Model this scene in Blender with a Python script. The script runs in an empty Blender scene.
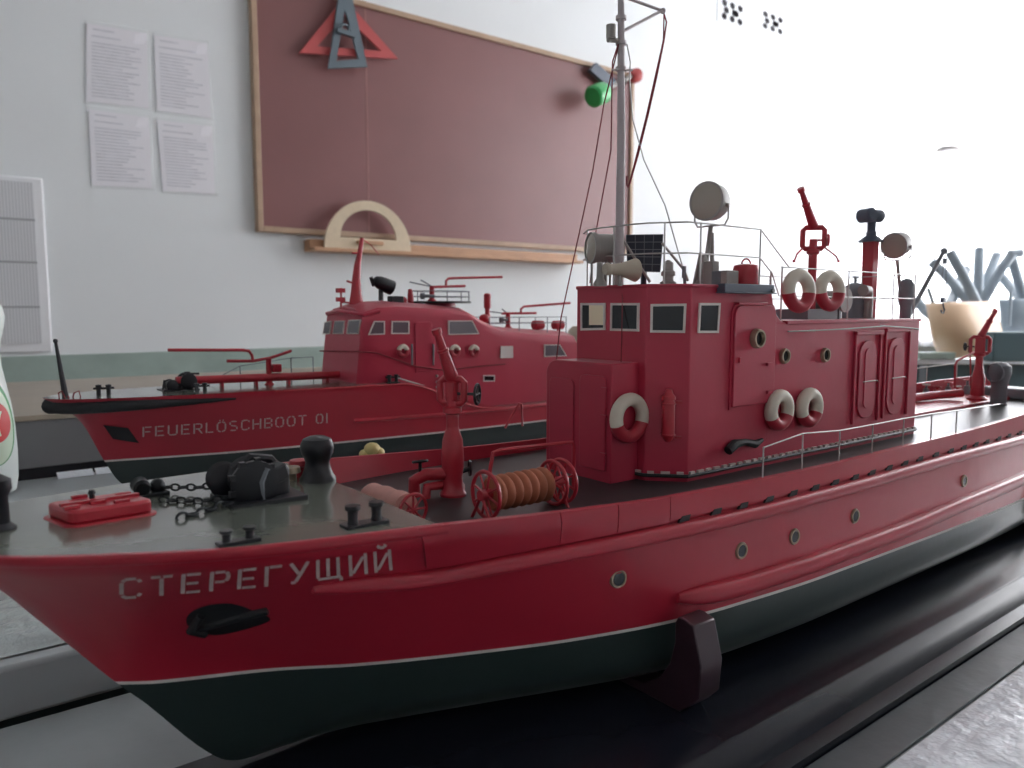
import bpy, bmesh, math, random
from mathutils import Vector, Matrix
random.seed(7)
C = bpy.context.scene.collection
SC = bpy.context.scene

# ------------------------------------------------------------------ camera, world, exposure
# All measures below are metres from a datum Z0 above the floor (the boats' base plate level).
Z0 = 0.78
FPX, PX, PY = 770.0, 512.0, 384.0
YAW = math.radians(52.0)
PIT = math.atan(76 / FPX)
CZ = 0.22
FW = Vector((math.cos(YAW) * math.cos(PIT), math.sin(YAW) * math.cos(PIT), -math.sin(PIT)))
RT = Vector((math.sin(YAW), -math.cos(YAW), 0))
UP = Vector((math.cos(YAW) * math.sin(PIT), math.sin(YAW) * math.sin(PIT), math.cos(PIT)))
cam = bpy.data.cameras.new('camera')
camo = bpy.data.objects.new('camera', cam)
C.objects.link(camo)
cam.sensor_width = 36
cam.lens = FPX / 1024 * 36
cam.clip_start = 0.01
R3 = Matrix((RT, UP, -FW)).transposed()
camo.matrix_world = Matrix.Translation((0, 0, CZ + Z0)) @ R3.to_4x4()
cam.dof.use_dof = True
cam.dof.focus_distance = 0.52
cam.dof.aperture_fstop = 13
SC.camera = camo

w = bpy.data.worlds.new('sky')
SC.world = w
w.use_nodes = True
w.node_tree.nodes['Background'].inputs[0].default_value = (0.96, 0.965, 1.0, 1)
w.node_tree.nodes['Background'].inputs[1].default_value = 6.5
SC.view_settings.view_transform = 'Standard'
SC.view_settings.look = 'None'
SC.view_settings.exposure = 0.50
SC.view_settings.gamma = 1
SC.view_settings.use_curve_mapping = False
try:
    SC.cycles.max_bounces = 8
    SC.cycles.diffuse_bounces = 5
    SC.cycles.transparent_max_bounces = 12
except Exception:
    pass


def daylight_portal(name, x, y0, y1, z0, z1):   # guides sky light through the window opening
    L = bpy.data.lights.new(name, 'AREA')
    L.shape = 'RECTANGLE'
    L.size = z1 - z0
    L.size_y = y1 - y0
    o = bpy.data.objects.new(name, L)
    o.location = (x, (y0 + y1) / 2, (z0 + z1) / 2)
    o.rotation_euler = (0, math.pi / 2, 0)
    C.objects.link(o)
    L.cycles.is_portal = True


# ------------------------------------------------------------------ measuring helpers
def ray(px, py):
    return FW + RT * ((px - PX) / FPX) - UP * ((py - PY) / FPX)


def at(px, py, X=None, Y=None, z=None, p0=None, n=None):
    d = ray(px, py)
    o = Vector((0, 0, CZ))
    if X is not None: s = X / d[0]
    elif Y is not None: s = Y / d[1]
    elif z is not None: s = (z - CZ) / d[2]
    else: s = (Vector(p0) - o).dot(n) / d.dot(n)
    return o + d * s


def interp(tab, x):
    """smooth monotone interpolation through a table of (x, value)"""
    if x <= tab[0][0]: return tab[0][1]
    if x >= tab[-1][0]: return tab[-1][1]
    for i in range(len(tab) - 1):
        if tab[i][0] <= x <= tab[i + 1][0]: break
    def sl(k):
        return (tab[k + 1][1] - tab[k][1]) / (tab[k + 1][0] - tab[k][0])
    def tg(k):
        if k == 0: return sl(0)
        if k == len(tab) - 1: return sl(k - 1)
        a, b = sl(k - 1), sl(k)
        return 0 if a * b <= 0 else 2 * a * b / (a + b)
    x0, y0 = tab[i]; x1, y1 = tab[i + 1]
    h = x1 - x0; t = (x - x0) / h
    m0, m1 = tg(i) * h, tg(i + 1) * h
    return (2*t**3 - 3*t*t + 1)*y0 + (t**3 - 2*t*t + t)*m0 + (-2*t**3 + 3*t*t)*y1 + (t**3 - t*t)*m1


# ------------------------------------------------------------------ materials
def mat(name, col, rough=0.5, metal=0.0, spec=0.5, coat=0.0, var=0.0, vscale=20, bump=0.0, bscale=60, trans=0.0, alpha=1.0, sheen=0.0):
    m = bpy.data.materials.new(name)
    m.use_nodes = True
    nt = m.node_tree
    b = nt.nodes['Principled BSDF']
    b.inputs['Base Color'].default_value = (*col, 1)
    b.inputs['Roughness'].default_value = rough
    b.inputs['Metallic'].default_value = metal
    b.inputs['Specular IOR Level'].default_value = spec
    b.inputs['Coat Weight'].default_value = coat
    b.inputs['Coat Roughness'].default_value = 0.12
    b.inputs['Transmission Weight'].default_value = trans
    b.inputs['Sheen Weight'].default_value = sheen
    b.inputs['Sheen Roughness'].default_value = 0.4
    b.inputs['Alpha'].default_value = alpha
    if var or bump:
        tc = nt.nodes.new('ShaderNodeNewGeometry')
    if var:
        nz = nt.nodes.new('ShaderNodeTexNoise')
        nz.inputs['Scale'].default_value = vscale
        nz.inputs['Detail'].default_value = 6
        nt.links.new(tc.outputs['Position'], nz.inputs['Vector'])
        mx = nt.nodes.new('ShaderNodeMix')
        mx.data_type = 'RGBA'
        mx.inputs[6].default_value = (*[c * (1 - var) for c in col], 1)
        mx.inputs[7].default_value = (*[min(1, c * (1 + var)) for c in col], 1)
        nt.links.new(nz.outputs[0], mx.inputs[0])
        nt.links.new(mx.outputs[2], b.inputs['Base Color'])
    if bump:
        n2 = nt.nodes.new('ShaderNodeTexNoise')
        n2.inputs['Scale'].default_value = bscale
        n2.inputs['Detail'].default_value = 4
        nt.links.new(tc.outputs['Position'], n2.inputs['Vector'])
        bp = nt.nodes.new('ShaderNodeBump')
        bp.inputs['Strength'].default_value = bump
        bp.inputs['Distance'].default_value = 0.01
        nt.links.new(n2.outputs[0], bp.inputs['Height'])
        nt.links.new(bp.outputs[0], b.inputs['Normal'])
    return m


def stripes(m, col2, scale, axis='Z', thr=0.5, amount=1.0, noise=None):
    """printed lines: mixes col2 into the base colour along a wave"""
    nt = m.node_tree
    b = nt.nodes['Principled BSDF']
    g = nt.nodes.new('ShaderNodeNewGeometry')
    wv = nt.nodes.new('ShaderNodeTexWave')
    wv.wave_type = 'BANDS'
    wv.bands_direction = axis
    wv.inputs['Scale'].default_value = scale
    nt.links.new(g.outputs['Position'], wv.inputs['Vector'])
    mr = nt.nodes.new('ShaderNodeMapRange')
    mr.inputs[1].default_value = thr
    mr.inputs[2].default_value = min(1, thr + 0.25)
    mr.inputs[4].default_value = amount
    nt.links.new(wv.outputs[1], mr.inputs[0])
    fac = mr.outputs[0]
    if noise:
        nz = nt.nodes.new('ShaderNodeTexNoise')
        nz.inputs['Scale'].default_value = noise
        nt.links.new(g.outputs['Position'], nz.inputs['Vector'])
        m2 = nt.nodes.new('ShaderNodeMapRange')
        m2.inputs[1].default_value = 0.42; m2.inputs[2].default_value = 0.55
        nt.links.new(nz.outputs[0], m2.inputs[0])
        mu = nt.nodes.new('ShaderNodeMath'); mu.operation = 'MULTIPLY'
        nt.links.new(fac, mu.inputs[0]); nt.links.new(m2.outputs[0], mu.inputs[1])
        fac = mu.outputs[0]
    mx = nt.nodes.new('ShaderNodeMix'); mx.data_type = 'RGBA'
    mx.inputs[6].default_value = b.inputs['Base Color'].default_value
    mx.inputs[7].default_value = (*col2, 1)
    nt.links.new(fac, mx.inputs[0])
    nt.links.new(mx.outputs[2], b.inputs['Base Color'])
    return m


M = dict(
    red=mat('red_paint', (0.47, 0.026, 0.062), 0.42, spec=0.5, coat=0.2, sheen=0.14, var=0.10, vscale=25, bump=0.03, bscale=45),
    redhull=mat('red_hull_paint', (0.45, 0.019, 0.042), 0.36, spec=0.5, coat=0.3, sheen=0.05, var=0.08, vscale=14, bump=0.05, bscale=22),
    redfit=mat('red_fitting', (0.46, 0.020, 0.038), 0.35, coat=0.3),
    green=mat('dark_green_hull_paint', (0.024, 0.040, 0.039), 0.30, coat=0.4, sheen=0.08, bump=0.05, bscale=20),
    white=mat('white_line_paint', (0.72, 0.66, 0.62), 0.5),
    letter=mat('stencil_letter_paint', (0.60, 0.50, 0.48), 0.6, var=0.25, vscale=160),
    foredeck=mat('grey_green_deck_paint', (0.165, 0.185, 0.155), 0.16, coat=0.5, var=0.12, vscale=30, bump=0.02),
    deck=mat('dark_deck_paint', (0.030, 0.034, 0.036), 0.34, spec=0.35, var=0.25, vscale=40),
    black=mat('black_fitting', (0.007, 0.008, 0.013), 0.42, coat=0.2),
    rubber=mat('black_rubber', (0.012, 0.014, 0.017), 0.6),
    grey=mat('grey_fitting', (0.34, 0.32, 0.30), 0.45, coat=0.1, var=0.1, vscale=80),
    dgrey=mat('dark_grey_fitting', (0.19, 0.205, 0.23), 0.42, coat=0.1),
    blue=mat('blue_grey_fitting', (0.09, 0.11, 0.15), 0.4),
    steel=mat('bare_wire', (0.55, 0.53, 0.52), 0.35, metal=0.7),
    mast=mat('mast_grey_paint', (0.55, 0.49, 0.50), 0.5),
    cream=mat('cream_paint', (0.55, 0.48, 0.38), 0.5),
    ringw=mat('life_ring_white', (0.68, 0.62, 0.52), 0.45, var=0.12, vscale=90),
    ringr=mat('life_ring_red', (0.42, 0.025, 0.045), 0.42),
    brass=mat('brass_rim', (0.36, 0.29, 0.21), 0.4, metal=0.55),
    glass=mat('dark_cabin_glass', (0.012, 0.015, 0.02), 0.08, spec=0.6),
    lens=mat('lamp_lens', (0.42, 0.38, 0.32), 0.25, coat=0.5),
    redwire=mat('red_rigging_cord', (0.22, 0.02, 0.03), 0.7),
    hose=mat('brown_hose', (0.42, 0.13, 0.065), 0.65, var=0.25, vscale=160),
    chain=mat('dark_chain', (0.02, 0.025, 0.03), 0.4, metal=0.4),
    pinkhose=mat('pale_pink_hose', (0.62, 0.30, 0.26), 0.6, var=0.25, vscale=120),
    panel=mat('dark_blue_panel', (0.018, 0.022, 0.045), 0.3),
    gloss=mat('black_gloss_board', (0.010, 0.012, 0.019), 0.20, spec=0.22, var=0.3, vscale=12, bump=0.015, bscale=30),
    cradle=mat('dark_stained_cradle', (0.035, 0.016, 0.024), 0.35, coat=0.2, var=0.3, vscale=40),
    table=mat('grey_green_table_top', (0.32, 0.355, 0.36), 0.35, var=0.25, vscale=18, bump=0.05, bscale=50),
    slab=mat('pale_grey_table_top', (0.38, 0.41, 0.42), 0.30, var=0.10, vscale=8),
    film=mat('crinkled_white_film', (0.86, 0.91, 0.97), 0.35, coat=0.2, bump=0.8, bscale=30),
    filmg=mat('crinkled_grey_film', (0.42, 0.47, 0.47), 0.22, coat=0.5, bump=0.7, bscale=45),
    blind=mat('painted_lit_view', (0.95, 0.80, 0.58), 0.6),  # bright tan painted as the lit background seen through a pane
    wall=mat('white_plaster', (0.81, 0.84, 0.85), 0.75, var=0.04, vscale=3, bump=0.04, bscale=30),
    dado=mat('pale_green_wall_paint', (0.34, 0.43, 0.39), 0.45, var=0.22, vscale=12),
    ceil=mat('ceiling_white', (0.80, 0.80, 0.80), 0.9),
    floor=mat('brown_floor', (0.16, 0.09, 0.055), 0.4, var=0.15, vscale=5),
    board=mat('brown_chalkboard', (0.235, 0.098, 0.096), 0.40, var=0.14, vscale=3.5),
    wood=mat('light_wood', (0.50, 0.28, 0.16), 0.5, var=0.25, vscale=14),
    framew=mat('pale_wood_frame', (0.46, 0.32, 0.22), 0.5, var=0.2, vscale=20),
    tri_r=mat('red_plastic', (0.52, 0.085, 0.085), 0.4),
    tri_g=mat('grey_plastic', (0.13, 0.17, 0.20), 0.4),
    protr=mat('pale_plywood', (0.66, 0.54, 0.38), 0.5, var=0.12, vscale=60),
    greenp=mat('bright_green_plastic', (0.03, 0.36, 0.09), 0.35),
    tan=mat('tan_plywood', (0.68, 0.47, 0.30), 0.35, coat=0.3, var=0.12, vscale=8),
    cleg=mat('blue_grey_chair_tube', (0.24, 0.29, 0.33), 0.4),
    teal=mat('dark_teal_desk', (0.07, 0.12, 0.135), 0.4),
    dpanel=mat('dark_grey_panel', (0.20, 0.20, 0.21), 0.5, var=0.1, vscale=10),
    tanwood=mat('bench_top_wood', (0.35, 0.30, 0.235), 0.45, var=0.2, vscale=8),
    bottle=mat('pale_plastic_bottle', (0.74, 0.80, 0.77), 0.35),
    paper=mat('printed_paper', (0.88, 0.87, 0.91), 0.6),
    print=mat('grey_print', (0.64, 0.64, 0.69), 0.7, var=0.30, vscale=40),
    strip=mat('dark_grey_strip', (0.10, 0.118, 0.125), 0.4, var=0.3, vscale=25, bump=0.1, bscale=40),
    seam=mat('board_seam', (0.36, 0.16, 0.15), 0.5),
    glass2=mat('glass_painted_reflection', (0.16, 0.14, 0.16), 0.12, spec=0.8),  # base colour lightened to paint reflections into the panes
    sleeve=mat('glossy_plastic_sleeve', (0.85, 0.85, 0.88), 0.12, spec=0.5, alpha=0.10, bump=0.25, bscale=9),
    form=stripes(mat('ribbed_form_paper', (0.70, 0.71, 0.73), 0.6), (0.50, 0.51, 0.53), 38, 'X', 0.5, 0.7),
    formw=mat('form_border_white', (0.82, 0.83, 0.85), 0.5),
    formg=mat('form_line_grey', (0.36, 0.37, 0.39), 0.6),
    vent=mat('vent_hole_dark', (0.05, 0.045, 0.05), 0.8),
    winframe=mat('white_window_frame', (0.85, 0.85, 0.85), 0.4),
    yellow=mat('yellow_plastic', (0.62, 0.52, 0.22), 0.5),
    labg=mat('label_green', (0.05, 0.28, 0.09), 0.4),
    labr=mat('label_red', (0.60, 0.03, 0.03), 0.4),
    labw=mat('label_pale', (0.62, 0.74, 0.58), 0.4),
)
# clear window glass and sheer curtain
def sheer(name, tr, col):
    m = bpy.data.materials.new(name); m.use_nodes = True
    nt = m.node_tree; nt.nodes.clear()
    out = nt.nodes.new('ShaderNodeOutputMaterial')
    t = nt.nodes.new('ShaderNodeBsdfTransparent')
    d = nt.nodes.new('ShaderNodeBsdfTranslucent'); d.inputs[0].default_value = (*col, 1)
    mx = nt.nodes.new('ShaderNodeMixShader'); mx.inputs[0].default_value = 1 - tr
    nt.links.new(t.outputs[0], mx.inputs[1]); nt.links.new(d.outputs[0], mx.inputs[2])
    nt.links.new(mx.outputs[0], out.inputs[0])
    return m
M['sheer'] = sheer('sheer_curtain_cloth', 0.55, (0.9, 0.9, 0.92))
def clear_glass():
    m = bpy.data.materials.new('window_glass'); m.use_nodes = True
    nt = m.node_tree; nt.nodes.clear()
    out = nt.nodes.new('ShaderNodeOutputMaterial')
    t = nt.nodes.new('ShaderNodeBsdfTransparent')
    g = nt.nodes.new('ShaderNodeBsdfGlossy'); g.inputs['Roughness'].default_value = 0.02
    mx = nt.nodes.new('ShaderNodeMixShader'); mx.inputs[0].default_value = 0.06
    nt.links.new(t.outputs[0], mx.inputs[1]); nt.links.new(g.outputs[0], mx.inputs[2])
    nt.links.new(mx.outputs[0], out.inputs[0])
    return m
M['pane'] = clear_glass()


# ------------------------------------------------------------------ mesh builder
def frame_of(d):
    d = Vector(d).normalized()
    a = Vector((0, 0, 1)) if abs(d.z) < 0.9 else Vector((1, 0, 0))
    u = d.cross(a).normalized()
    return d, u, d.cross(u).normalized()


class MB:
    def __init__(s):
        s.v = []; s.f = []; s.mi = []; s.cur = 0
    def m(s, i):
        s.cur = i; return s
    def add(s, vs, fs, mi=None):
        o = len(s.v)
        s.v += [Vector(p) for p in vs]
        for k, f in enumerate(fs):
            s.f.append([i + o for i in f])
            s.mi.append(s.cur if mi is None else mi[k])
        return s
    def box(s, x0, x1, y0, y1, z0, z1):
        return s.add([(x, y, z) for x in (x0, x1) for y in (y0, y1) for z in (z0, z1)],
                     [(0, 1, 3, 2), (4, 6, 7, 5), (0, 4, 5, 1), (2, 3, 7, 6), (0, 2, 6, 4), (1, 5, 7, 3)])
    def obox(s, c, a, b, d):
        c, a, b, d = map(Vector, (c, a, b, d))
        return s.add([c + a * i + b * j + d * k for i in (-1, 1) for j in (-1, 1) for k in (-1, 1)],
                     [(0, 1, 3, 2), (4, 6, 7, 5), (0, 4, 5, 1), (2, 3, 7, 6), (0, 2, 6, 4), (1, 5, 7, 3)])
    def lathe(s, p, axis, prof, n=24, cap=True):
        p = Vector(p); d, u, v = frame_of(axis)
        vs = []; fs = []
        for r, h in prof:
            for k in range(n):
                a = 2 * math.pi * k / n
                vs.append(p + d * h + (u * math.cos(a) + v * math.sin(a)) * max(r, 1e-6))
        L = len(prof)
        for i in range(L - 1):
            for k in range(n):
                k2 = (k + 1) % n
                fs.append((i*n + k, i*n + k2, (i+1)*n + k2, (i+1)*n + k))
        if cap:
            if prof[0][0] > 1e-5: fs.append(tuple(range(n - 1, -1, -1)))
            if prof[-1][0] > 1e-5: fs.append(tuple((L - 1)*n + k for k in range(n)))
        return s.add(vs, fs)
    def cyl(s, p0, p1, r0, r1=None, n=16):
        p0, p1 = Vector(p0), Vector(p1)
        return s.lathe(p0, p1 - p0, [(r0, 0), (r0 if r1 is None else r1, (p1 - p0).length)], n)
    def tube(s, pts, r, n=8, closed=False):
        pts = [Vector(p) for p in pts]
        m_ = len(pts)
        rr = r if isinstance(r, (list, tuple)) else [r] * m_
        d0, u, v = frame_of(pts[1] - pts[0])
        vs = []; fs = []
        for i, p in enumerate(pts):
            if closed: t = pts[(i + 1) % m_] - pts[i - 1]
            elif i == 0: t = pts[1] - pts[0]
            elif i == m_ - 1: t = pts[-1] - pts[-2]
            else: t = (pts[i+1] - p).normalized() + (p - pts[i-1]).normalized()
            if t.length < 1e-9: t = d0
            t = t.normalized()
            u = (u - t * u.dot(t))
            u = u.normalized() if u.length > 1e-6 else frame_of(t)[1]
            v = t.cross(u)
            for k in range(n):
                a = 2 * math.pi * k / n
                vs.append(p + (u * math.cos(a) + v * math.sin(a)) * rr[i])
        for i in range(m_ if closed else m_ - 1):
            j = (i + 1) % m_
            for k in range(n):
                k2 = (k + 1) % n
                fs.append((i*n + k, i*n + k2, j*n + k2, j*n + k))
        if not closed:
            fs.append(tuple(range(n - 1, -1, -1)))
            fs.append(tuple((m_ - 1)*n + k for k in range(n)))
        return s.add(vs, fs)
    def torus(s, c, axis, R, r, n=36, m=12, split=None):
        c = Vector(c); d, u, v = frame_of(axis)
        vs = []; fs = []; mi = []
        for i in range(n):
            a = 2 * math.pi * i / n
            rad = u * math.cos(a) + v * math.sin(a)
            for k in range(m):
                b = 2 * math.pi * k / m
                vs.append(c + rad * (R + r * math.cos(b)) + d * (r * math.sin(b)))
        for i in range(n):
            j = (i + 1) % n
            am = 2 * math.pi * (i + .5) / n
            low = (u * math.cos(am) + v * math.sin(am)).z < (split if split is not None else -9)
            for k in range(m):
                k2 = (k + 1) % m
                fs.append((i*m + k, j*m + k, j*m + k2, i*m + k2))
                mi.append(1 if low else s.cur)
        return s.add(vs, fs, mi)
    def prism(s, poly, vec):
        poly = [Vector(p) for p in poly]; vec = Vector(vec); n = len(poly)
        return s.add(poly + [p + vec for p in poly],
                     [tuple(range(n - 1, -1, -1)), tuple(range(n, 2*n))] + [(i, (i+1) % n, n + (i+1) % n, n + i) for i in range(n)])
    def ball(s, c, r, sc=(1, 1, 1), n=16, m=10):
        c = Vector(c); vs = [c + Vector((0, 0, -r * sc[2]))]; fs = []
        for i in range(1, m):
            t = -math.pi / 2 + math.pi * i / m
            for k in range(n):
                a = 2 * math.pi * k / n
                vs.append(c + Vector((r*sc[0]*math.cos(t)*math.cos(a), r*sc[1]*math.cos(t)*math.sin(a), r*sc[2]*math.sin(t))))
        vs.append(c + Vector((0, 0, r * sc[2])))
        for k in range(n): fs.append((0, 1 + (k+1) % n, 1 + k))
        for i in range(m - 2):
            for k in range(n):
                k2 = (k + 1) % n
                fs.append((1 + i*n + k, 1 + i*n + k2, 1 + (i+1)*n + k2, 1 + (i+1)*n + k))
        e = len(vs) - 1
        for k in range(n): fs.append((e, 1 + (m-2)*n + k, 1 + (m-2)*n + (k+1) % n))
        return s.add(vs, fs)
    def grid(s, fn, nu, nv, flip=False):
        vs = [fn(i / nu, j / nv) for i in range(nu + 1) for j in range(nv + 1)]
        fs = []
        for i in range(nu):
            for j in range(nv):
                q = (i*(nv+1) + j, (i+1)*(nv+1) + j, (i+1)*(nv+1) + j + 1, i*(nv+1) + j + 1)
                fs.append(q[::-1] if flip else q)
        return s.add(vs, fs)


ORG = {}


def place(name, mb, mats, parent=None, bevel=0.0, smooth=38, label=None, kind=None, base=False, fix=True):
    """links the collected shape as ONE mesh object, origin at its own middle"""
    mats = mats if isinstance(mats, (list, tuple)) else [mats]
    lo = Vector([min(v[i] for v in mb.v) for i in range(3)])
    hi = Vector([max(v[i] for v in mb.v) for i in range(3)])
    c = (lo + hi) / 2
    if base: c.z = lo.z
    me = bpy.data.meshes.new(name)
    me.from_pydata([tuple(v - c) for v in mb.v], [], mb.f)
    for k in mats: me.materials.append(M[k])
    for p, i in zip(me.polygons, mb.mi): p.material_index = i
    if fix:
        bm = bmesh.new(); bm.from_mesh(me)
        bmesh.ops.recalc_face_normals(bm, faces=bm.faces)
        bm.to_mesh(me); bm.free()
    me.shade_smooth()
    me.set_sharp_from_angle(angle=math.radians(smooth))
    o = bpy.data.objects.new(name, me)
    C.objects.link(o)
    if bevel:
        b = o.modifiers.new('bevel', 'BEVEL'); b.width = bevel; b.segments = 2
        b.limit_method = 'ANGLE'; b.angle_limit = math.radians(40)
    ORG[o] = c
    if parent:
        o.parent = parent
        o.location = c - ORG[parent]
    else:
        o.location = c + Vector((0, 0, Z0))
    if label: o['label'] = label
    if kind: o['kind'] = kind
    return o


def thing(name, label, cat, loc, group=None):
    o = bpy.data.objects.new(name, None)
    C.objects.link(o)
    ORG[o] = Vector(loc)
    o.location = Vector(loc) + Vector((0, 0, Z0))
    o.empty_display_size = 0.02
    o['label'] = label; o['category'] = cat
    if group: o['group'] = group
    return o


def tag(o, label, cat, group=None):
    o['label'] = label; o['category'] = cat
    if group: o['group'] = group
    return o


def arc(c, a, b, a0, a1, n=12):
    """points on an arc about c in the plane of vectors a, b (degrees)"""
    c, a, b = Vector(c), Vector(a), Vector(b)
    return [c + a * math.cos(math.radians(a0 + (a1 - a0) * i / n)) + b * math.sin(math.radians(a0 + (a1 - a0) * i / n)) for i in range(n + 1)]


# ------------------------------------------------------------------ the room
WX0, WX1, WY0, WY1, FZ, TZ = -2.6, 5.2, -3.6, 2.8, -0.78, 2.45
T = 0.12
def wall(name, m, *b): return place(name, MB().box(*b), m, kind='structure')
wall('floor', 'floor', WX0 - T, WX1 + T, WY0 - T, WY1 + T, FZ - 0.1, FZ)
wall('ceiling', 'ceil', WX0 - T, WX1 + T, WY0 - T, WY1 + T, TZ, TZ + 0.1)
wall('wall_back', 'wall', WX0 - T, WX1 + T, WY1, WY1 + T, FZ, TZ)
wall('wall_left', 'wall', WX0 - T, WX0, WY0, WY1, FZ, TZ)
wall('wall_front', 'wall', WX0 - T, WX1 + T, WY0 - T, WY0, FZ, TZ)
WIN = [(-1.25, 0.68), (0.78, 2.74)]       # two wide windows side by side
SILL, HEAD = 0.02, 2.30
mb = MB()
mb.box(WX1, WX1 + T, WY0, WY1, FZ, SILL)
mb.box(WX1, WX1 + T, WY0, WY1, HEAD, TZ)
edges = [WY0] + [e for ab in WIN for e in ab] + [WY1]
for k in range(0, len(edges), 2):
    mb.box(WX1, WX1 + T, edges[k], edges[k + 1], SILL, HEAD)
place('wall_right', mb, 'wall', kind='structure')
place('trim_1', MB().box(WX0, WX1, WY1 - 0.006, WY1, FZ, 0.072), 'dado', kind='structure')
place('trim_2', MB().box(WX1 - 0.006, WX1, WY0, WY1, FZ, -0.10), 'dado', kind='structure')
wall('baseboard_back', 'dado', WX0, WX1 - 0.01, WY1 - 0.022, WY1 - 0.006, FZ, FZ + 0.09)
place('trim_3', MB().box(WX1 - 0.16, WX1 + 0.06, WY0 + 0.3, WY1 - 0.06, SILL - 0.035, SILL), 'winframe', kind='structure', bevel=0.004)
for i, (a, b) in enumerate(WIN):
    f = MB(); x0, x1 = WX1 + 0.03, WX1 + 0.08
    f.box(x0, x1, a, a + 0.05, SILL, HEAD); f.box(x0, x1, b - 0.05, b, SILL, HEAD)
    f.box(x0, x1, a, b, SILL, SILL + 0.05); f.box(x0, x1, a, b, HEAD - 0.05, HEAD)
    f.box(x0, x1, a + 0.05, b - 0.05, 1.60, 1.635)
    f.box(x0, x1, (a + b) / 2 - 0.02, (a + b) / 2 + 0.02, SILL, 1.6)
    fo = place('window_%d' % (i + 1), f, 'winframe', kind='structure')
    place('pane', MB().box(WX1 + 0.052, WX1 + 0.056, a + 0.04, b - 0.04, SILL + 0.04, HEAD - 0.04), 'pane', fo)
    daylight_portal('daylight', WX1 + T + 0.02, a, b, SILL, HEAD)

# curtains hang from a rail on the window wall
rail = MB().tube([(WX1 - 0.10, WY0 + 0.3, 2.36), (WX1 - 0.10, WY1 - 0.03, 2.36)], 0.012)
for y in (-3.0, -0.3, 2.6): rail.box(WX1 - 0.105, WX1, y - 0.01, y + 0.01, 2.35, 2.37)
tag(place('curtain_rail', rail, 'winframe'), 'thin white curtain rail high above the windows on the right wall', 'curtain rail')
def sheer_panel(y0, y1):
    nf = int((y1 - y0) / 0.09)
    def fn(u, v):
        return Vector((WX1 - 0.10 + 0.018 * math.sin(u * nf * 2 * math.pi), y0 + (y1 - y0) * u, -0.02 + v * 2.37))
    return MB().grid(fn, nf * 8, 3)
tag(place('curtain', sheer_panel(0.72, 1.80), 'sheer', fix=False), 'sheer white curtain hanging flat over the window behind the upturned chairs', 'curtain')
ct = at(949, 150, X=WX1 - 0.19)
def tied(u, v):
    z = -0.02 + v * 2.37
    k = abs(z - ct.z)
    half = 0.05 + 0.26 * min(1, k / (0.75 if z > ct.z else 0.55)) ** 1.3
    return Vector((WX1 - 0.19 + 0.02 * math.sin(u * 9 * 2 * math.pi), ct.y + (u - 0.5) * 2 * half, z))
tag(place('curtain', sheer_panel(1.84, 2.78), 'sheer', fix=False), 'sheer white curtain added behind the tied curtain to whiten the corner', 'curtain')  # extra curtain added to white out the frame and wall strip here
cu = place('curtain', MB().grid(tied, 80, 40), 'sheer', fix=False)
tag(cu, 'white curtain gathered in at its middle by a tie, near the corner', 'curtain')
place('tie_band', MB().torus((ct.x - 0.01, ct.y, ct.z), (0.05, 0, 1), 0.055, 0.012), 'grey', cu)

# ------------------------------------------------------------------ things on the back wall
def on_wall(px, py, off=0.0): return at(px, py, Y=WY1 - off)
bx0, bz0 = on_wall(255, 232).x, on_wall(255, 232).z
bx1, bz1 = on_wall(630, 74).x, 1.387
bb = thing('chalkboard', 'large brown chalkboard in a pale wooden frame on the back wall', 'chalkboard', ((bx0 + bx1) / 2, WY1 - 0.012, bz0))
mid = on_wall(365, 150).x
sf = MB(); sf.box(bx0 + 0.012, bx1 - 0.012, WY1 - 0.022, WY1 - 0.002, bz0 + 0.01, bz1 - 0.01)
place('writing_surface', sf, 'board', bb)
place('seam', MB().box(mid - .0028, mid + .0028, WY1 - .0228, WY1 - .0215, bz0 + .02, bz1 - .02), 'seam', bb)
fr = MB(); b = 0.021
fr.box(bx0, bx0 + b, WY1 - 0.034, WY1, bz0, bz1); fr.box(bx1 - b, bx1, WY1 - 0.034, WY1, bz0, bz1)
fr.box(bx0 + b, bx1 - b, WY1 - 0.034, WY1, bz0, bz0 + b); fr.box(bx0 + b, bx1 - b, WY1 - 0.034, WY1, bz1 - b, bz1)
place('frame', fr, 'framew', bb, bevel=0.003)
tx0, tx1 = on_wall(314, 247, 0.09).x, on_wall(583, 262, 0.09).x
tz = on_wall(345, 252, 0.09).z
tr = MB(); tr.box(tx0, tx1, WY1 - 0.095, WY1, tz, tz + 0.014)
tr.box(tx0, tx1, WY1 - 0.050, WY1, tz + 0.014, tz + 0.045)
place('chalk_tray', tr, 'wood', bb, bevel=0.002)

def tri_frame(outer, inner, y, th):
    """flat triangle with a triangular hole, both as (x, z) corners"""
    m = MB(); n = 3
    for a in (y, y + th):
        m.add([(x, a, z) for x, z in outer + inner], [(i, (i+1) % 3, 3 + (i+1) % 3, 3 + i) for i in range(3)])
    for ring in (outer, inner):
        m.add([(x, a, z) for a in (y, y + th) for x, z in ring], [(i, (i+1) % 3, 3 + (i+1) % 3, 3 + i) for i in range(3)])
    return m
def wxz(pts, off): return [(on_wall(x, y, off).x, on_wall(x, y, off).z) for x, y in pts]
rt_ = place('set_square', tri_frame(wxz([(299, 53), (398, 59), (344, -2)], .05), wxz([(317, 46.5), (381, 51), (344.5, 16)], .05), WY1 - 0.052, 0.008), 'tri_r')
tag(rt_, 'wide red triangular set square hanging behind a grey one on the chalkboard', 'set square')
gt = place('set_square', tri_frame(wxz([(328.5, 68.5), (367.5, 67), (344, -42)], .07), wxz([(336.5, 61), (358.5, 59), (345, 9)], .07), WY1 - 0.070, 0.008), 'tri_g')
tag(gt, 'narrow grey triangular set square hanging in front of the red one', 'set square')
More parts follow.
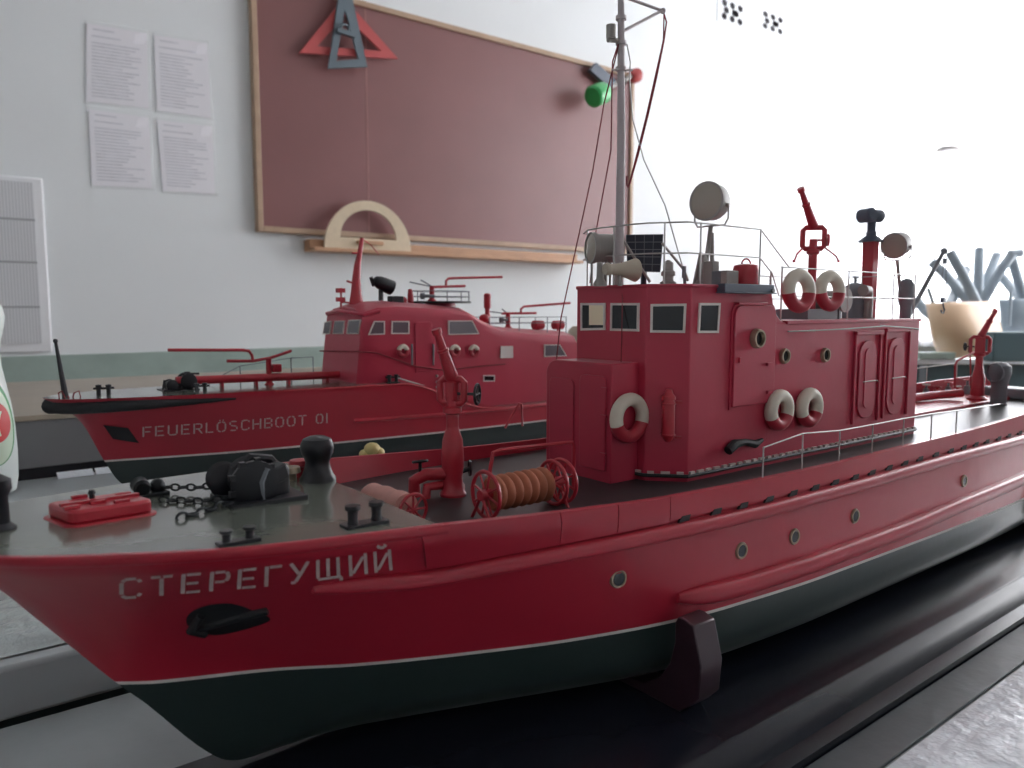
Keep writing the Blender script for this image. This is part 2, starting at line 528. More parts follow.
place('handle', MB().obox(on_wall(346, 33, .078), (0.036, 0, -0.003), (0, 0.008, 0), (0.001, 0, 0.008)).torus(on_wall(345, 29, .080), (0, 1, 0), .016, .005, 20, 8), 'tri_g', gt)
nl = MB().cyl((on_wall(345, -20).x, WY1, on_wall(345, -4).z), (on_wall(345, -20).x, WY1 - 0.09, on_wall(345, -4).z), 0.005)
tag(place('nail', nl, 'steel'), 'nail above the chalkboard holding the two set squares', 'nail')

pc = on_wall(369, 247, 0.075); Rp = 0.186
bt = tz + 0.0145
m = MB(); N = 40; th = 0.008
outer = [(pc.x + Rp * math.cos(math.pi * i / N), bt + Rp * math.sin(math.pi * i / N)) for i in range(N + 1)]
ri = 0.120
inner = [(pc.x + ri * math.cos(math.pi * i / N), bt + 0.042 + (ri - 0.012) * math.sin(math.pi * i / N)) for i in range(N + 1)]
yp = WY1 - 0.078
for y in (yp, yp + th):
    m.add([(x, y, z) for x, z in outer + inner], [(i, i + 1, N + 2 + i, N + 1 + i) for i in range(N)] + [(0, N + 1, 2*N + 1, N)])
for ring in (outer, inner):
    L = len(ring)
    m.add([(x, y, z) for y in (yp, yp + th) for x, z in ring], [(i, (i+1) % L, L + (i+1) % L, L + i) for i in range(L)])
pr = place('protractor', m, 'protr')
tag(pr, 'large pale wooden half-round protractor standing in the chalk tray', 'protractor')
place('handle', MB().obox((pc.x, yp - 0.008, bt + 0.026), (0.055, 0, 0), (0, 0.008, 0), (0, 0, 0.007)), 'wood', pr, bevel=0.002)

cp = thing('board_compass', 'board compass with a green cylinder foot and red tip hung at the chalkboard corner', 'compass', on_wall(612, 85, .04))
g0, g1 = on_wall(592, 97, .13), on_wall(612, 89, .10)
place('rubber_foot', MB().lathe(g0, g1 - g0, [(0.0, -.004), (.040, 0), (.050, .012), (.050, .09), (.042, .105), (0, .108)], 24), 'greenp', cp)
place('leg', MB().obox(on_wall(602, 76, .055), on_wall(612, 85, .055) - on_wall(602, 76, .055), (0, .012, 0), Vector((.022, 0, .022))), 'blue', cp, bevel=.003)
place('leg', MB().tube([on_wall(606, 88, .05), on_wall(622, 82, .05), on_wall(639, 71, .04)], .012), 'grey', cp)
place('hinge', MB().cyl(on_wall(622, 82, 0), on_wall(622, 82, .075), .022), 'grey', cp)
place('tip', MB().lathe(on_wall(631, 77, .045), on_wall(641, 74, .045) - on_wall(631, 77, .045), [(.02, 0), (.034, .02), (.034, .05), (.018, .07)], 16), 'tri_r', cp)

def paper(corners, label, cat='paper sheet'):
    q = [on_wall(x, y, 0.004) for x, y in corners]
    t = thing('paper_sheet', label, cat, sum(q, Vector()) / 4, 'printed sheets in plastic sleeves')
    c = sum(q, Vector()) / 4
    ins = [c + (p - c) * 0.93 for p in q]
    place('print', MB().prism(ins, (0, 0.0035, 0)), 'paper', t)
    ln = MB(); rnd = random.Random(int(corners[0][0] * 7 + corners[0][1]))
    def pq(u, v): return (ins[0] * (1 - u) + ins[1] * u) * (1 - v) + (ins[3] * (1 - u) + ins[2] * u) * v
    for k in range(21):
        v = .05 + k * .043
        if k in (1, 3): continue
        e0, e1 = (.08, rnd.uniform(.5, .92)) if k else (.1, .42)
        if k == 0: e1 = .45
        ln.prism([pq(e0, v) - Vector((0, .0006, 0)), pq(e1, v) - Vector((0, .0006, 0)), pq(e1, v + .018) - Vector((0, .0006, 0)), pq(e0, v + .018) - Vector((0, .0006, 0))], (0, .0008, 0))
    place('printed_lines', ln, 'print', t)
    def fn(u, v):
        p = (q[0] * (1 - u) + q[1] * u) * (1 - v) + (q[3] * (1 - u) + q[2] * u) * v
        return p + Vector((0, -0.004 - 0.005 * math.sin(u * 5 + v * 3) * math.sin(v * 7 + u), 0))
    place('plastic_sleeve', MB().grid(fn, 10, 12), 'sleeve', t, fix=False)
paper([(84, 20), (149, 31), (151, 111), (84, 104)], 'printed sheet in a plastic sleeve, upper left of the four on the wall')
paper([(152, 32), (209, 41), (213, 121), (155, 113)], 'printed sheet in a plastic sleeve, upper right of the four nearest the chalkboard')
paper([(86, 106), (151, 115), (154, 191), (90, 188)], 'printed sheet in a plastic sleeve, lower left of the four on the wall')
paper([(155, 117), (214, 124), (217, 197), (161, 193)], 'printed sheet in a plastic sleeve, lower right of the four nearest the chalkboard')

x1 = on_wall(47, 260).x; x0 = on_wall(-95, 260).x
z1, z0 = on_wall(45, 179).z, on_wall(50, 352).z
ch = thing('wall_chart', 'white wall chart of four ribbed rows above the bottle, left end of wall', 'wall chart', ((x0 + x1) / 2, WY1, z0))
place('backing', MB().box(x0, x1, WY1 - 0.012, WY1 - 0.0005, z0, z1), 'formw', ch, bevel=0.006)
ys = [184, 222, 264, 308, 345]
zs = [on_wall(40, y).z for y in ys]
for k in range(4):
    place('row_strip', MB().box(x0 + 0.01, x1 - 0.028, WY1 - 0.016, WY1 - 0.012, zs[k + 1] + 0.006, zs[k]), 'form', ch)
place('divider', (lambda mm: [mm.box(x0 + .01, x1 - .028, WY1 - .017, WY1 - .012, zs[k] , zs[k] + .006) for k in (1, 2, 3)] and mm)(MB()), 'formg', ch)

def vent(xa, xb, ya, yb, label, rows):
    a, b_ = on_wall(xa, ya), on_wall(xb, yb)
    t = thing('wall_vent', label, 'vent', ((a.x + b_.x) / 2, WY1, b_.z), 'concrete vents high on the wall')
    W_, H_ = b_.x - a.x, a.z - b_.z
    place('plate', MB().box(a.x - .02, b_.x + .02, WY1 - .004, WY1, b_.z - .02, a.z + .02), 'wall', t)
    h = MB()
    for r in range(rows):
        for c_ in range(3):
            cx = a.x + W_ * (c_ + .5 + (.25 if r % 2 else 0) * (1 if c_ < 2 else -2)) / 3
            cz = a.z - H_ * (r + .5) / rows
            h.box(cx - W_ * .10, cx + W_ * .10, WY1 - .0055, WY1 - .003, cz - H_ / rows * .34, cz + H_ / rows * .34)
            h.box(cx - W_ * .04, cx + W_ * .04, WY1 - .0055, WY1 - .003, cz - H_ / rows * .5, cz + H_ / rows * .5)
    place('opening', h, 'vent', t)
vent(720, 743, -2, 27, 'pierced wall vent nearer the chalkboard, high on the white wall', 3)
vent(761, 783, 10, 36, 'pierced wall vent further from the chalkboard, beside its twin', 3)
# ------------------------------------------------------------------ tables, boards, things lying on them
TT = -0.03                                   # near table top
PL = -0.01                                   # top of the black board under the near boat
def table(name, label, x0, x1, y0, y1, top, m, th=0.03, legs=True):
    t = thing(name, label, 'table', ((x0 + x1) / 2, (y0 + y1) / 2, FZ))
    place('tabletop', MB().box(x0, x1, y0, y1, top - th, top), m, t, bevel=0.003)
    for x in (x0 + .06, x1 - .06):
        for y in (y0 + .06, y1 - .06):
            place('leg', MB().box(x - .022, x + .022, y - .022, y + .022, FZ, top - th), 'teal', t)
    place('apron', MB().box(x0 + .05, x1 - .05, y0 + .05, y1 - .05, top - th - .08, top - th), 'teal', t)
    return t
table('table', 'grey-green table under the near fireboat and its black board', -0.75, 1.75, -0.12, 0.535, TT, 'table')
SB = 0.003                                   # pale rear table top
table('table', 'pale grey table behind, carrying the smaller fireboat and the bottle', -0.75, 1.75, 0.542, 1.95, SB, 'slab', 0.034)

def film(x0, x1, y0, y1, z, amp, seed, nx=60, ny=30):
    rnd = random.Random(seed); w_ = [(rnd.uniform(40, 170), rnd.uniform(40, 170), rnd.uniform(0, 6)) for _ in range(9)]
    def fn(u, v):
        e = min(1, 6 * min(u, 1 - u, v, 1 - v))
        x = x0 + (x1 - x0) * u; y = y0 + (y1 - y0) * v
        h = sum(abs(math.sin(a * x + b_ * y + c)) for a, b_, c in w_) / 9
        return Vector((x, y, z + 0.0012 + amp * h * e))
    return MB().grid(fn, nx, ny)
tag(place('plastic_sheet', film(0.12, 1.30, -0.02, 0.187, TT, 0.0035, 3, 160, 50), 'film', fix=False), 'crinkled white plastic sheet on the table edge in front of the near boat', 'plastic sheet')
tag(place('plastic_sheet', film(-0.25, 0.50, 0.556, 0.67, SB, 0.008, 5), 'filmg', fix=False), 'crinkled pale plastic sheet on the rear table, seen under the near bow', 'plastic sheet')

# black gloss board that carries the near boat
x_pl = 0.06
pl = thing('display_board', 'black glossy board with cradles carrying the near fireboat', 'display board', (0.6, 0.38, TT))
bm_ = MB()
y0, y1 = 0.236, 0.393
prof = [(y0 - .022, TT), (y0 - .022, TT + .007), (y0 - .013, TT + .0085), (y0 - .011, TT + .012), (y0 - .002, PL - .0015), (y0 + .002, PL), (y1, PL), (y1, TT)]
bm_.prism([(x_pl, y, z) for y, z in prof], (1.45 - x_pl, 0, 0))
bm_.box(.26, 1.45, y1 - .0005, .520, TT, PL)
place('board', bm_, 'gloss', pl)
def cradle(x0, x1, near=True):
    # upright shaped board across the hull: outer profile, then back along the hull side
    prof = [(.2705, .0455), (.2635, .0435), (.2575, .0220), (.2590, .003), (.2660, -.005), (.272, PL), (.40, PL), (.40, -.0085), (.30, -.004), (.288, .004), (.280, .016), (.2765, .030), (.2765, .042), (.2745, .0455)]
    place('cradle', MB().prism([(x0, y, z) for y, z in prof], (x1 - x0, 0, 0)), 'cradle', pl, bevel=0.0012)
cradle(.334, .353)
cradle(.93, .952)
place('base_strip', MB().box(.12, 1.45, .1885, y0 - .0225, TT, TT + .0022), 'strip', pl, bevel=.0006)

# bottle of washing-up liquid on the rear table
bp = at(-22, 490, Y=1.075); bp.z = SB
bo = thing('detergent_bottle', 'pale green plastic detergent bottle at the left edge, on the rear table', 'bottle', bp)
H = 0.232
body = [(.030, 0), (.038, .004), (.0408, .02), (.0415, .05), (.0405, .08), (.038, .105), (.034, .13), (.0308, .15), (.0300, .165), (.0318, .180), (.0355, .195), (.0372, .207), (.035, .219), (.026, .228), (.012, H)]
mb = MB(); ab = (1.0, 0.62)
for_l = MB().lathe(bp, (0, 0, 1), body, 36)
place('bottle_body', for_l, 'bottle', bo)
place('cap', MB().lathe(bp + Vector((0, 0, H - .002)), (0, 0, 1), [(.014, 0), (.014, .02), (.007, .024), (.006, .04)], 20), 'ringr', bo)
def body_r(h):
    return interp([(a, b) for b, a in body], h)
vd = math.atan2(-bp.y, -bp.x)
def lab(hc, hh, ww, off, d=0.0006):
    def fn(u, v):
        r_ = v; a = u * 2 * math.pi
        h = hc + hh * r_ * math.sin(a)
        th_ = vd + 0.47 + off + ww * r_ * math.cos(a) / .04
        rr = body_r(h) + d
        return bp + Vector((math.cos(th_) * rr, math.sin(th_) * rr, h))
    return fn
lo_ = place('label', MB().grid(lab(.088, .050, .030, 0), 40, 8), 'labg', bo, fix=False)
place('label_field', MB().grid(lab(.085, .046, .026, 0, .0009), 40, 8), 'labw', lo_, fix=False)
place('label_band', MB().grid(lab(.088, .024, .022, 0, .0012), 40, 6), 'labr', lo_, fix=False)
def stroke(a0, h0, a1, h1, wd=.003):
    def fn(u, v):
        h = h0 + (h1 - h0) * u; th_ = vd + 0.47 + (a0 + (a1 - a0) * u + (v - .5) * 2 * wd) / .04
        rr = body_r(h) + .0016
        return bp + Vector((math.cos(th_) * rr, math.sin(th_) * rr, h))
    return fn
st = MB()
st.grid(stroke(.008, .100, .0015, .086), 4, 1); st.grid(stroke(-.003, .104, .004, .072), 4, 1)
place('lettering', st, 'labw', lo_, fix=False)

# long low box against the wall side of the rear table
q0 = 1.13
lb = thing('storage_box', 'long low grey-fronted box with a wooden top behind the smaller fireboat', 'box', (0.6, 1.38, SB))
place('front_panel', MB().box(-0.75, 1.7, q0, q0 + .015, SB + .015, .0785), 'dpanel', lb, bevel=.001)
place('box_top', MB().box(-0.75, 1.7, q0 - .003, 1.66, .0785, .0855), 'tanwood', lb, bevel=.001)
place('dark_gap_block', MB().box(-0.74, 1.69, q0 + .004, 1.64, SB, SB + .015), 'black', lb)  # black block stands in for the shaded gap below the front panel
place('side_panel', MB().box(-0.75, -0.735, q0 + .015, 1.65, SB + .015, .0785), 'dpanel', lb)
place('side_panel', MB().box(1.685, 1.70, q0 + .015, 1.65, SB + .015, .0785), 'dpanel', lb)
def slip(xa, xb, label):
    a, b_ = at(xa, 469, z=SB).x, at(xb, 466, z=SB).x
    m_ = MB()
    m_.grid(lambda u, v: Vector((a + (b_ - a) * u, q0 - .016 + .013 * v, SB + .0008 + .006 * v)), 6, 4)
    m_.grid(lambda u, v: Vector((a + (b_ - a) * u, q0 - .016 + .013 * v, SB + .0003 + .006 * v)), 6, 4, True)
    tag(place('paper_slip', m_, 'film', fix=False), label, 'paper slip')
slip(49, 84, 'thin white paper slip tucked under the grey box, left of the bow')
slip(90, 112, 'white paper slip under the grey box right beside the smaller bow')

# yellow lump between the two boats
yp_ = at(372, 447, Y=.66)
ym = MB().lathe((yp_.x, yp_.y, SB), (0, 0, 1), [(.010, 0), (.0115, .004), (.0115, yp_.z - SB - .025), (.006, yp_.z - SB - .018), (.006, yp_.z - SB - .008)], 18)
yt = place('glue_bottle', ym, 'bottle', base=True)
tag(yt, 'small bottle with a yellow knobbly cap between the two boats', 'bottle')
place('cap', MB().ball((yp_.x, yp_.y, yp_.z - .002), .008, (1, 1, .8)).ball((yp_.x + .006, yp_.y - .003, yp_.z - .006), .0055).ball((yp_.x - .007, yp_.y + .003, yp_.z - .007), .005), 'yellow', yt)

# school desk with upturned chairs by the windows
def atd(px, py, d): return Vector((0, 0, CZ)) + ray(px, py) * d
dk = thing('school_desk', 'dark teal school desk by the windows under the upturned chairs', 'desk', (atd(985, 360, 3.7).x, atd(985, 360, 3.7).y, FZ))
ux = Vector((RT.x, RT.y, 0)).normalized(); uy = Vector((-ux.y, ux.x, 0))
def dbox(c, hx, hy, z0, z1): return MB().obox((c.x, c.y, (z0 + z1) / 2), ux * hx, uy * hy, (0, 0, (z1 - z0) / 2))
dc = atd(1008, 360, 3.95); dc.z = 0
place('desktop', dbox(dc, .62, .25, -.05, -.025), 'film', dk, bevel=.003)
place('panel', dbox(dc + uy * -.20, .58, .012, -.40, -.05), 'teal', dk)
for sx in (-1, 1):
    for sy in (-1, 1):
        place('leg', dbox(dc + ux * sx * .55 + uy * sy * .2, .016, .016, FZ, -.05), 'cleg', dk)
bx = atd(1022, 349, 3.58)
bxm = place('desk_drawer_unit', dbox(Vector((bx.x, bx.y, 0)), .17, .06, -.025, at(1000, 333, Y=bx.y).z), 'teal', bevel=.004)
tag(bxm, 'dark teal box on the desk right of the tan chair seat, at the frame edge', 'box')
gb = atd(934, 366, 3.72)
tag(place('green_tray', dbox(Vector((gb.x, gb.y, 0)), .085, .03, -.025, .008), 'dado', bevel=.003), 'low green tray on the desk below the tan chair seat', 'tray')

def chair(label, d, seat, legs, back, px_tan=True):
    t = thing('school_chair', label, 'chair', (atd(*seat[0], d).x, atd(*seat[0], d).y, -0.025), 'upturned chairs on the desk')
    (xa, ya), (xb, yb), (xc, yc), (xd, yd) = seat     # top-left, top-right, bottom-right, bottom-left in the picture
    def fn(u, v):
        px = (xa*(1-u) + xb*u)*(1-v) + (xd*(1-u) + xc*u)*v
        py = (ya*(1-u) + yb*u)*(1-v) + (yd*(1-u) + yc*u)*v
        if v > .6: px += (xa + xb - 2*px) * .10 * ((v - .6) / .4) ** 2
        return atd(px, py, d + .10 * (2*u - 1) ** 2 - .05 * math.sin(v * 3))
    s = MB().grid(fn, 20, 14)
    so = place('seat', s, 'tan' if px_tan else 'cleg', t, fix=False)
    md = so.modifiers.new('thick', 'SOLIDIFY'); md.thickness = .011; md.offset = -1
    for pts in legs:
        place('leg', MB().tube([atd(x, y, d + dz) for x, y, dz in pts], .025, 10), 'cleg', t)
    x0_, y0_, x1_, y1_, dz = back
    a, b_ = atd(x0_, y0_, d + dz), atd(x1_, y1_, d + dz)
    place('crossbar', MB().tube([a, b_], .010, 8), 'cleg', t)
    return t
ca = chair('upturned school chair with tan plywood seat, behind the crane hook', 3.75,
      [(927, 304), (992, 302), (1007, 356), (937, 357)],
      [[(950, 252, .15), (964, 277, .12), (978, 306, .06)], [(932, 262, .32), (945, 274, .28), (972, 306, .08)],
       [(966, 269, .36), (958, 286, .30), (949, 306, .1)], [(916, 300, .3), (925, 311, .25), (941, 322, .08)]],
      (928, 288, 936, 312, .12))
cb = chair('upturned blue-grey chair frame at the right edge of the frame', 4.0,
      [(1000, 300), (1060, 300), (1066, 345), (1004, 345)],
      [[(997, 255, .2), (990, 272, .16), (978, 303, .1)], [(1012, 254, .0), (1001, 270, .0), (982, 303, .05)],
       [(1011, 256, .05), (1018, 280, .05), (1026, 306, .02)], [(1001, 276, .3), (1011, 288, .25), (1026, 304, .05)],
       [(979.5, 249, .15), (978.5, 270, .12), (978, 303, .08)]],
      (1011, 290, 1009, 326, -.02), False)
place('leg_cap', MB().tube([atd(1009, 254, 4.0), atd(1021, 253, 4.0)], .022, 10), 'cleg', cb)
# ------------------------------------------------------------------ near fireboat
class Hull:
    def __init__(s, yc, xs, xe, bg, bw, zg, zw, zk, stem, flare=1.5, nb=(2.1, 2.4, .2)):
        s.nb = nb
        s.yc = yc; s.xs0 = xs; s.xe = xe; s.bgt = bg; s.bwt = bw; s.zgt = zg; s.zwt = zw; s.zk = zk; s.stem = stem; s.flare = flare
        s.xw0 = interp(stem, zw[0][1])
    def sx(s, z): return interp(s.stem, z)
    def rows(s, u):
        xg = s.xs0 + u * (s.xe - s.xs0); xw = s.xw0 + u * (s.xe - s.xw0)
        return interp(s.bgt, xg), interp(s.bwt, xw), interp(s.zgt, xg), interp(s.zwt, xw)
    def half(s, u, z):
        bg, bw, zg, zw = s.rows(u)
        if z >= zw:
            f = min(1, (z - zw) / (zg - zw))
            f2 = min(1, f / .93)
            return bw + (bg - bw) * f2 ** s.flare
        t = min(1, (zw - z) / (zw - s.zk))
        n = s.nb[0] + s.nb[1] * min(1, u / s.nb[2])
        return bw * max(0, 1 - t ** n) ** (1 / n)
    def pt(s, u, z, side=-1, off=0):
        x0 = s.sx(z)
        return Vector((x0 + u * (s.xe - x0), s.yc + side * (s.half(u, z) + off), z))
    def side(s, X, z, off=0, side=-1):
        x0 = s.sx(z)
        u = max(0, min(1, (X - x0) / (s.xe - x0)))
        return Vector((X, s.yc + side * (s.half(u, z) + off), z))
    def zg(s, X): return interp(s.zgt, X)
    def hit(s, px, py, y0=None):
        Y = y0 or s.yc - .09
        for _ in range(40):
            p = at(px, py, Y=Y)
            Y = .5 * Y + .5 * s.side(p.x, p.z).y
        return at(px, py, Y=Y)
    def shell(s, nu=110):
        m = MB()
        us = [(i / nu) ** 1.35 for i in range(nu + 1)]
        fr = [1.0, .965, .93, .86, .78, .7, .6, .5, .4, .3, .2, .12, .05]
        for side in (-1, 1):
            rows = []
            for u in us:
                bg, bw, zg, zw = s.rows(u)
                zs = [zw + f * (zg - zw) for f in fr] + [zw + .0016, zw - .0004]
                kk = (.1, .22, .36, .5, .62, .73, .82, .89, .94, .97, .99, 1.0)
                zs += [zw - .0004 - k * (zw - .0004 - s.zk) for k in kk]
                rows.append([s.pt(u, z, side) for z in zs])
            L = len(rows[0]); k0 = len(m.v)
            vs = [p for r in rows for p in r]; fs = []; mi = []
            for i in range(nu):
                for j in range(L - 1):
                    q = (i*L + j, (i+1)*L + j, (i+1)*L + j + 1, i*L + j + 1)
                    fs.append(q); mi.append(0 if j < len(fr) else (1 if j == len(fr) else 2))
            m.add(vs, fs, mi)
            # transom
        for j in range(L - 1):
            pass
        return m
    def deck(s, xa, xb, z, inset, n=40, skirt=None):
        """deck between two stations; z is a height or a function of X"""
        zf = z if callable(z) else (lambda X: z)
        m = MB()
        P_ = []
        for i in range(n + 1):
            X = xa + (xb - xa) * i / n
            zz = zf(X)
            h = max(0.0, s.yc - s.side(X, zz).y - inset)
            P_.append((X, h, zz))
        vs = []; fs = []
        for X, h, zz in P_:
            vs += [(X, s.yc - h, zz), (X, s.yc, zz + .0006), (X, s.yc + h, zz)]
        for i in range(n):
            a = i * 3; b = a + 3
            fs += [(a, b, b + 1, a + 1), (a + 1, b + 1, b + 2, a + 2)]
        return m.add(vs, fs)
    def inner(s, xa, xb, ztop, zbot, th, side, n=60):
        """inner face and cap of the bulwark"""
        m = MB()
        def fn(u, v):
            X = xa + (xb - xa) * u
            zt = ztop(X)
            if v < .34: p = s.side(X, zt, 0, side); return p + Vector((0, 0, .0004))
            z = zt if v < .67 else zbot
            p = s.side(X, z, -th, side); p.z = z + (.0004 if v < .67 else 0)
            return p
        return m.grid(fn, n, 3)


YC = .376
H1 = Hull(YC, -.003, 1.17,
    [(-.003, 0), (.0, .018), (.005, .027), (.012, .036), (.02, .044), (.035, .053), (.05, .060), (.10, .078), (.164, .0885), (.25, .096), (.33, .0985), (.45, .099), (.7, .099), (.85, .096), (.95, .090), (1.05, .078), (1.13, .058), (1.17, .03)],
    [(.0655, 0), (.12, .012), (.165, .031), (.215, .050), (.27, .070), (.33, .087), (.38, .0955), (.48, .101), (.7, .102), (.85, .099), (.95, .09), (1.05, .065), (1.17, .01)],
    [(-.003, .1300), (.02, .1290), (.05, .1275), (.1, .1253), (.17, .1234), (.25, .119), (.33, .1152), (.41, .1136), (.51, .1128), (.62, .1136), (.7, .1140), (.86, .117), (1.0, .122), (1.17, .130)],
    [(.0655, .0490), (.08, .0455), (.12, .0412), (.165, .0378), (.215, .0358), (.27, .0350), (.33, .0352), (.378, .0355), (.48, .0345), (.85, .0315), (1.17, .031)],
    -.0085,
    [(-.0086, .124), (-.0075, .117), (-.004, .110), (.002, .1035), (.01, .0965), (.02, .0888), (.035, .0775), (.049, .0655), (.085, .0375), (.1035, .023), (.1300, -.003), (.14, -.013)], 1.5, (2.6, 2.2, .2))
S1 = thing('fireboat_model', 'large near red model fireboat with dark green bottom on the black board', 'model ship', (.55, YC, PL))
hull = place('hull', H1.shell(), ['redhull', 'white', 'green'], S1, smooth=60)
DZ = .1055                 # main deck
FDX = .182                 # forecastle deck ends here
def fz(X): return H1.zg(X) + .0002
fd = H1.deck(-.0025, FDX, fz, -.0003, 60)
e = [H1.side(FDX, fz(FDX), -.0022), Vector((FDX, YC, fz(FDX) + .0006)), H1.side(FDX, fz(FDX), -.0022, 1)]
e_ = [H1.side(FDX, DZ, -.0030), Vector((FDX, YC, DZ)), H1.side(FDX, DZ, -.0030, 1)]
fd.add(e + e_, [(0, 1, 4, 3), (1, 2, 5, 4)])
place('foredeck', fd, 'foredeck', S1, smooth=60, label='grey-green raised foredeck')
place('main_deck', H1.deck(FDX, 1.165, DZ, .0026, 90), 'deck', S1, label='dark main deck')
for sd in (-1, 1):
    place('bulwark', H1.inner(FDX - .002, 1.165, H1.zg, DZ, .0024, sd), 'redhull', S1)
gl_x = [-.0022 + .1885 * (i / 60) ** 1.8 for i in range(61)]
def lip(u, v):
    X = gl_x[min(60, int(round(u * 60)))]
    zt = H1.zg(X)
    k = int(round(v * 4))
    off, dz = ((-.0018, .0004), (.0008, .0004), (.0016, -.0006), (.0014, -.0040), (-.0004, -.0050))[k]
    p = H1.side(X, zt + min(dz, 0), off); p.z = zt + dz
    return p
place('gunwale', MB().grid(lip, 60, 4), 'redhull', S1, smooth=60)
# flat bulwark plates standing proud of the hull side
def us_z(X): return interp(tabU, X)
# rubbing strakes: swept half-round bars on the hull side
def strake(pxs, r0, r1, taper=True, n=60):
    pts = [H1.hit(x, y) for x, y in pxs]
    tab = [(p.x, p.z) for p in pts]
    xa, xb = tab[0][0], tab[-1][0]
    path = []
    for i in range(n + 1):
        X = xa + (xb - xa) * i / n
        path.append(H1.side(X, interp(tab, X), 0))
    m = MB(); vs = []; fs = []; K = 16
    for i, p in enumerate(path):
        f = min(1, i / 2.5) ** .6 if taper else 1
        for k in range(K):
            a = 2 * math.pi * k / K
            vs.append(p + Vector((0, -r0 * math.copysign(abs(math.cos(a)) ** .55, math.cos(a)) * (.35 + .65*f), r1 * math.copysign(abs(math.sin(a)) ** .55, math.sin(a)) * (.5 + .5*f))))
    for i in range(n):
        for k in range(K):
            k2 = (k + 1) % K
            fs.append((i*K + k, i*K + k2, (i+1)*K + k2, (i+1)*K + k))
    fs.append(tuple(range(K - 1, -1, -1)))
    return m.add(vs, fs)
US = [(312, 589), (360, 583), (424, 577), (500, 563), (560, 552), (663, 532), (760, 510), (850, 486), (940, 460), (1024, 437)]
place('rubbing_strake', strake(US, .0062, .0044), 'redhull', S1)
LS = [(677, 598), (740, 585), (824, 558), (900, 530), (960, 504), (1024, 477)]
place('rubbing_strake', strake(LS, .0055, .0062), 'redhull', S1)

# row of scupper openings above the upper strake
tabU = [(p.x, p.z) for p in [H1.hit(x, y) for x, y in US]]
def plate(xa, xb, up=.0056, ka=0.0, kb=0.0):
    n = max(6, int((xb - xa) / .012))
    def fn(u, v):
        X = xa + (xb - xa) * u
        zb, zt = us_z(X) + up, H1.zg(X) + .0004
        k = int(round(v * 5))
        z = zb + (zt - zb) * (0, 0, .35, .7, 1, 1)[k]
        X += (ka + (kb - ka) * u) * (zt - z)
        off = (-.001, .0017, .0017, .0017, .0017, -.001)[k]
        p = H1.side(X, min(z, H1.zg(X)), off); p.z = z
        return p
    m = MB().grid(fn, n, 5)
    e = len(m.v)
    m.f += [[k for k in range(6)], [n * 6 + k for k in range(6)]]; m.mi += [0, 0]
    place('bulwark_plate', m, 'redhull', S1)
sxs = [H1.hit(px, 540).x for px in (423, 554.5, 611, 663)]
ks_ = (.50, .26, .16, .10)
for i_ in range(3): plate(sxs[i_] - (.004, .002, .001)[i_] + .0003, sxs[i_ + 1] - (.002, .001, 0)[i_] - .0003, .0056, ks_[i_], ks_[i_ + 1])
plate(sxs[-1] + .0003, 1.10, .0066, .10, 0)
sc_px = [682, 714, 741, 767, 791, 813, 833, 853, 870, 887, 903, 918, 934, 949, 962, 974, 985, 997, 1007, 1018]
for px in sc_px:
    X = H1.hit(px, 520 - (px - 682) * .262).x
    z = interp(tabU, X) + .0062
    m = MB()
    c = H1.side(X, z, .0006)
    w2, h2 = .0052, .0017
    q = [(-w2, -h2), (w2 * .75, -h2), (w2, h2), (-w2 * .45, h2)]
    m.prism([c + Vector((a, 0, b)) for a, b in q], (0, -.0014, 0))
    place('scupper', m, 'rubber', S1)

def porthole(c, n, r, parent, glass='glass', rim='brass', k=1.0):
    c, n = Vector(c), Vector(n).normalized()
    o = place('porthole', MB().lathe(c - n * .0006, n, [(r * .62, 0), (r, 0), (r * 1.02, .0010 * k), (r * .92, .0019 * k), (r * .74, .0019 * k), (r * .66, .0010 * k), (r * .62, 0)], 24, cap=False), rim, parent)
    return o, MB().lathe(c + n * .0002, n, [(r * .70, 0), (r * .70, .0007 * k)], 20)
for x, y in ((618, 578.5), (741, 550.5), (794, 536.5), (854.5, 516), (963.5, 481)):
    p = H1.hit(x, y)
    a, b = H1.side(p.x - .01, p.z), H1.side(p.x + .01, p.z)
    n = Vector((b.y - a.y, -(b.x - a.x), 0))
    o, g = porthole(p, n, .0054, S1)
    place('glass', g, 'glass', o)

# anchor recess with anchor on the bow
pa = H1.hit(223, 619)
def blob(u, v):
    a = u * 2 * math.pi
    rx = .0150 * (1 + .30 * max(0, math.cos(a)) ** 5); rz = .0108 * (1 - .25 * max(0, math.cos(a)))
    z = pa.z + rz * v * math.sin(a) - .0035 * v * math.cos(a)
    return H1.side(pa.x + rx * v * math.cos(a), z, .0003 + .002 * (1 - v * v))
ap = place('anchor_pocket', MB().grid(blob, 36, 6), 'rubber', S1, fix=False)
am = MB()
am.tube([H1.side(pa.x - .010, pa.z - .0045, .001), H1.side(pa.x + .002, pa.z + .0005, .002), H1.side(pa.x + .016, pa.z + .004, .001)], .0022)
am.tube([H1.side(pa.x - .010, pa.z + .005, .002), H1.side(pa.x - .013, pa.z - .0035, .004), H1.side(pa.x - .006, pa.z - .008, .002)], .002)
place('anchor', am, 'rubber', ap)

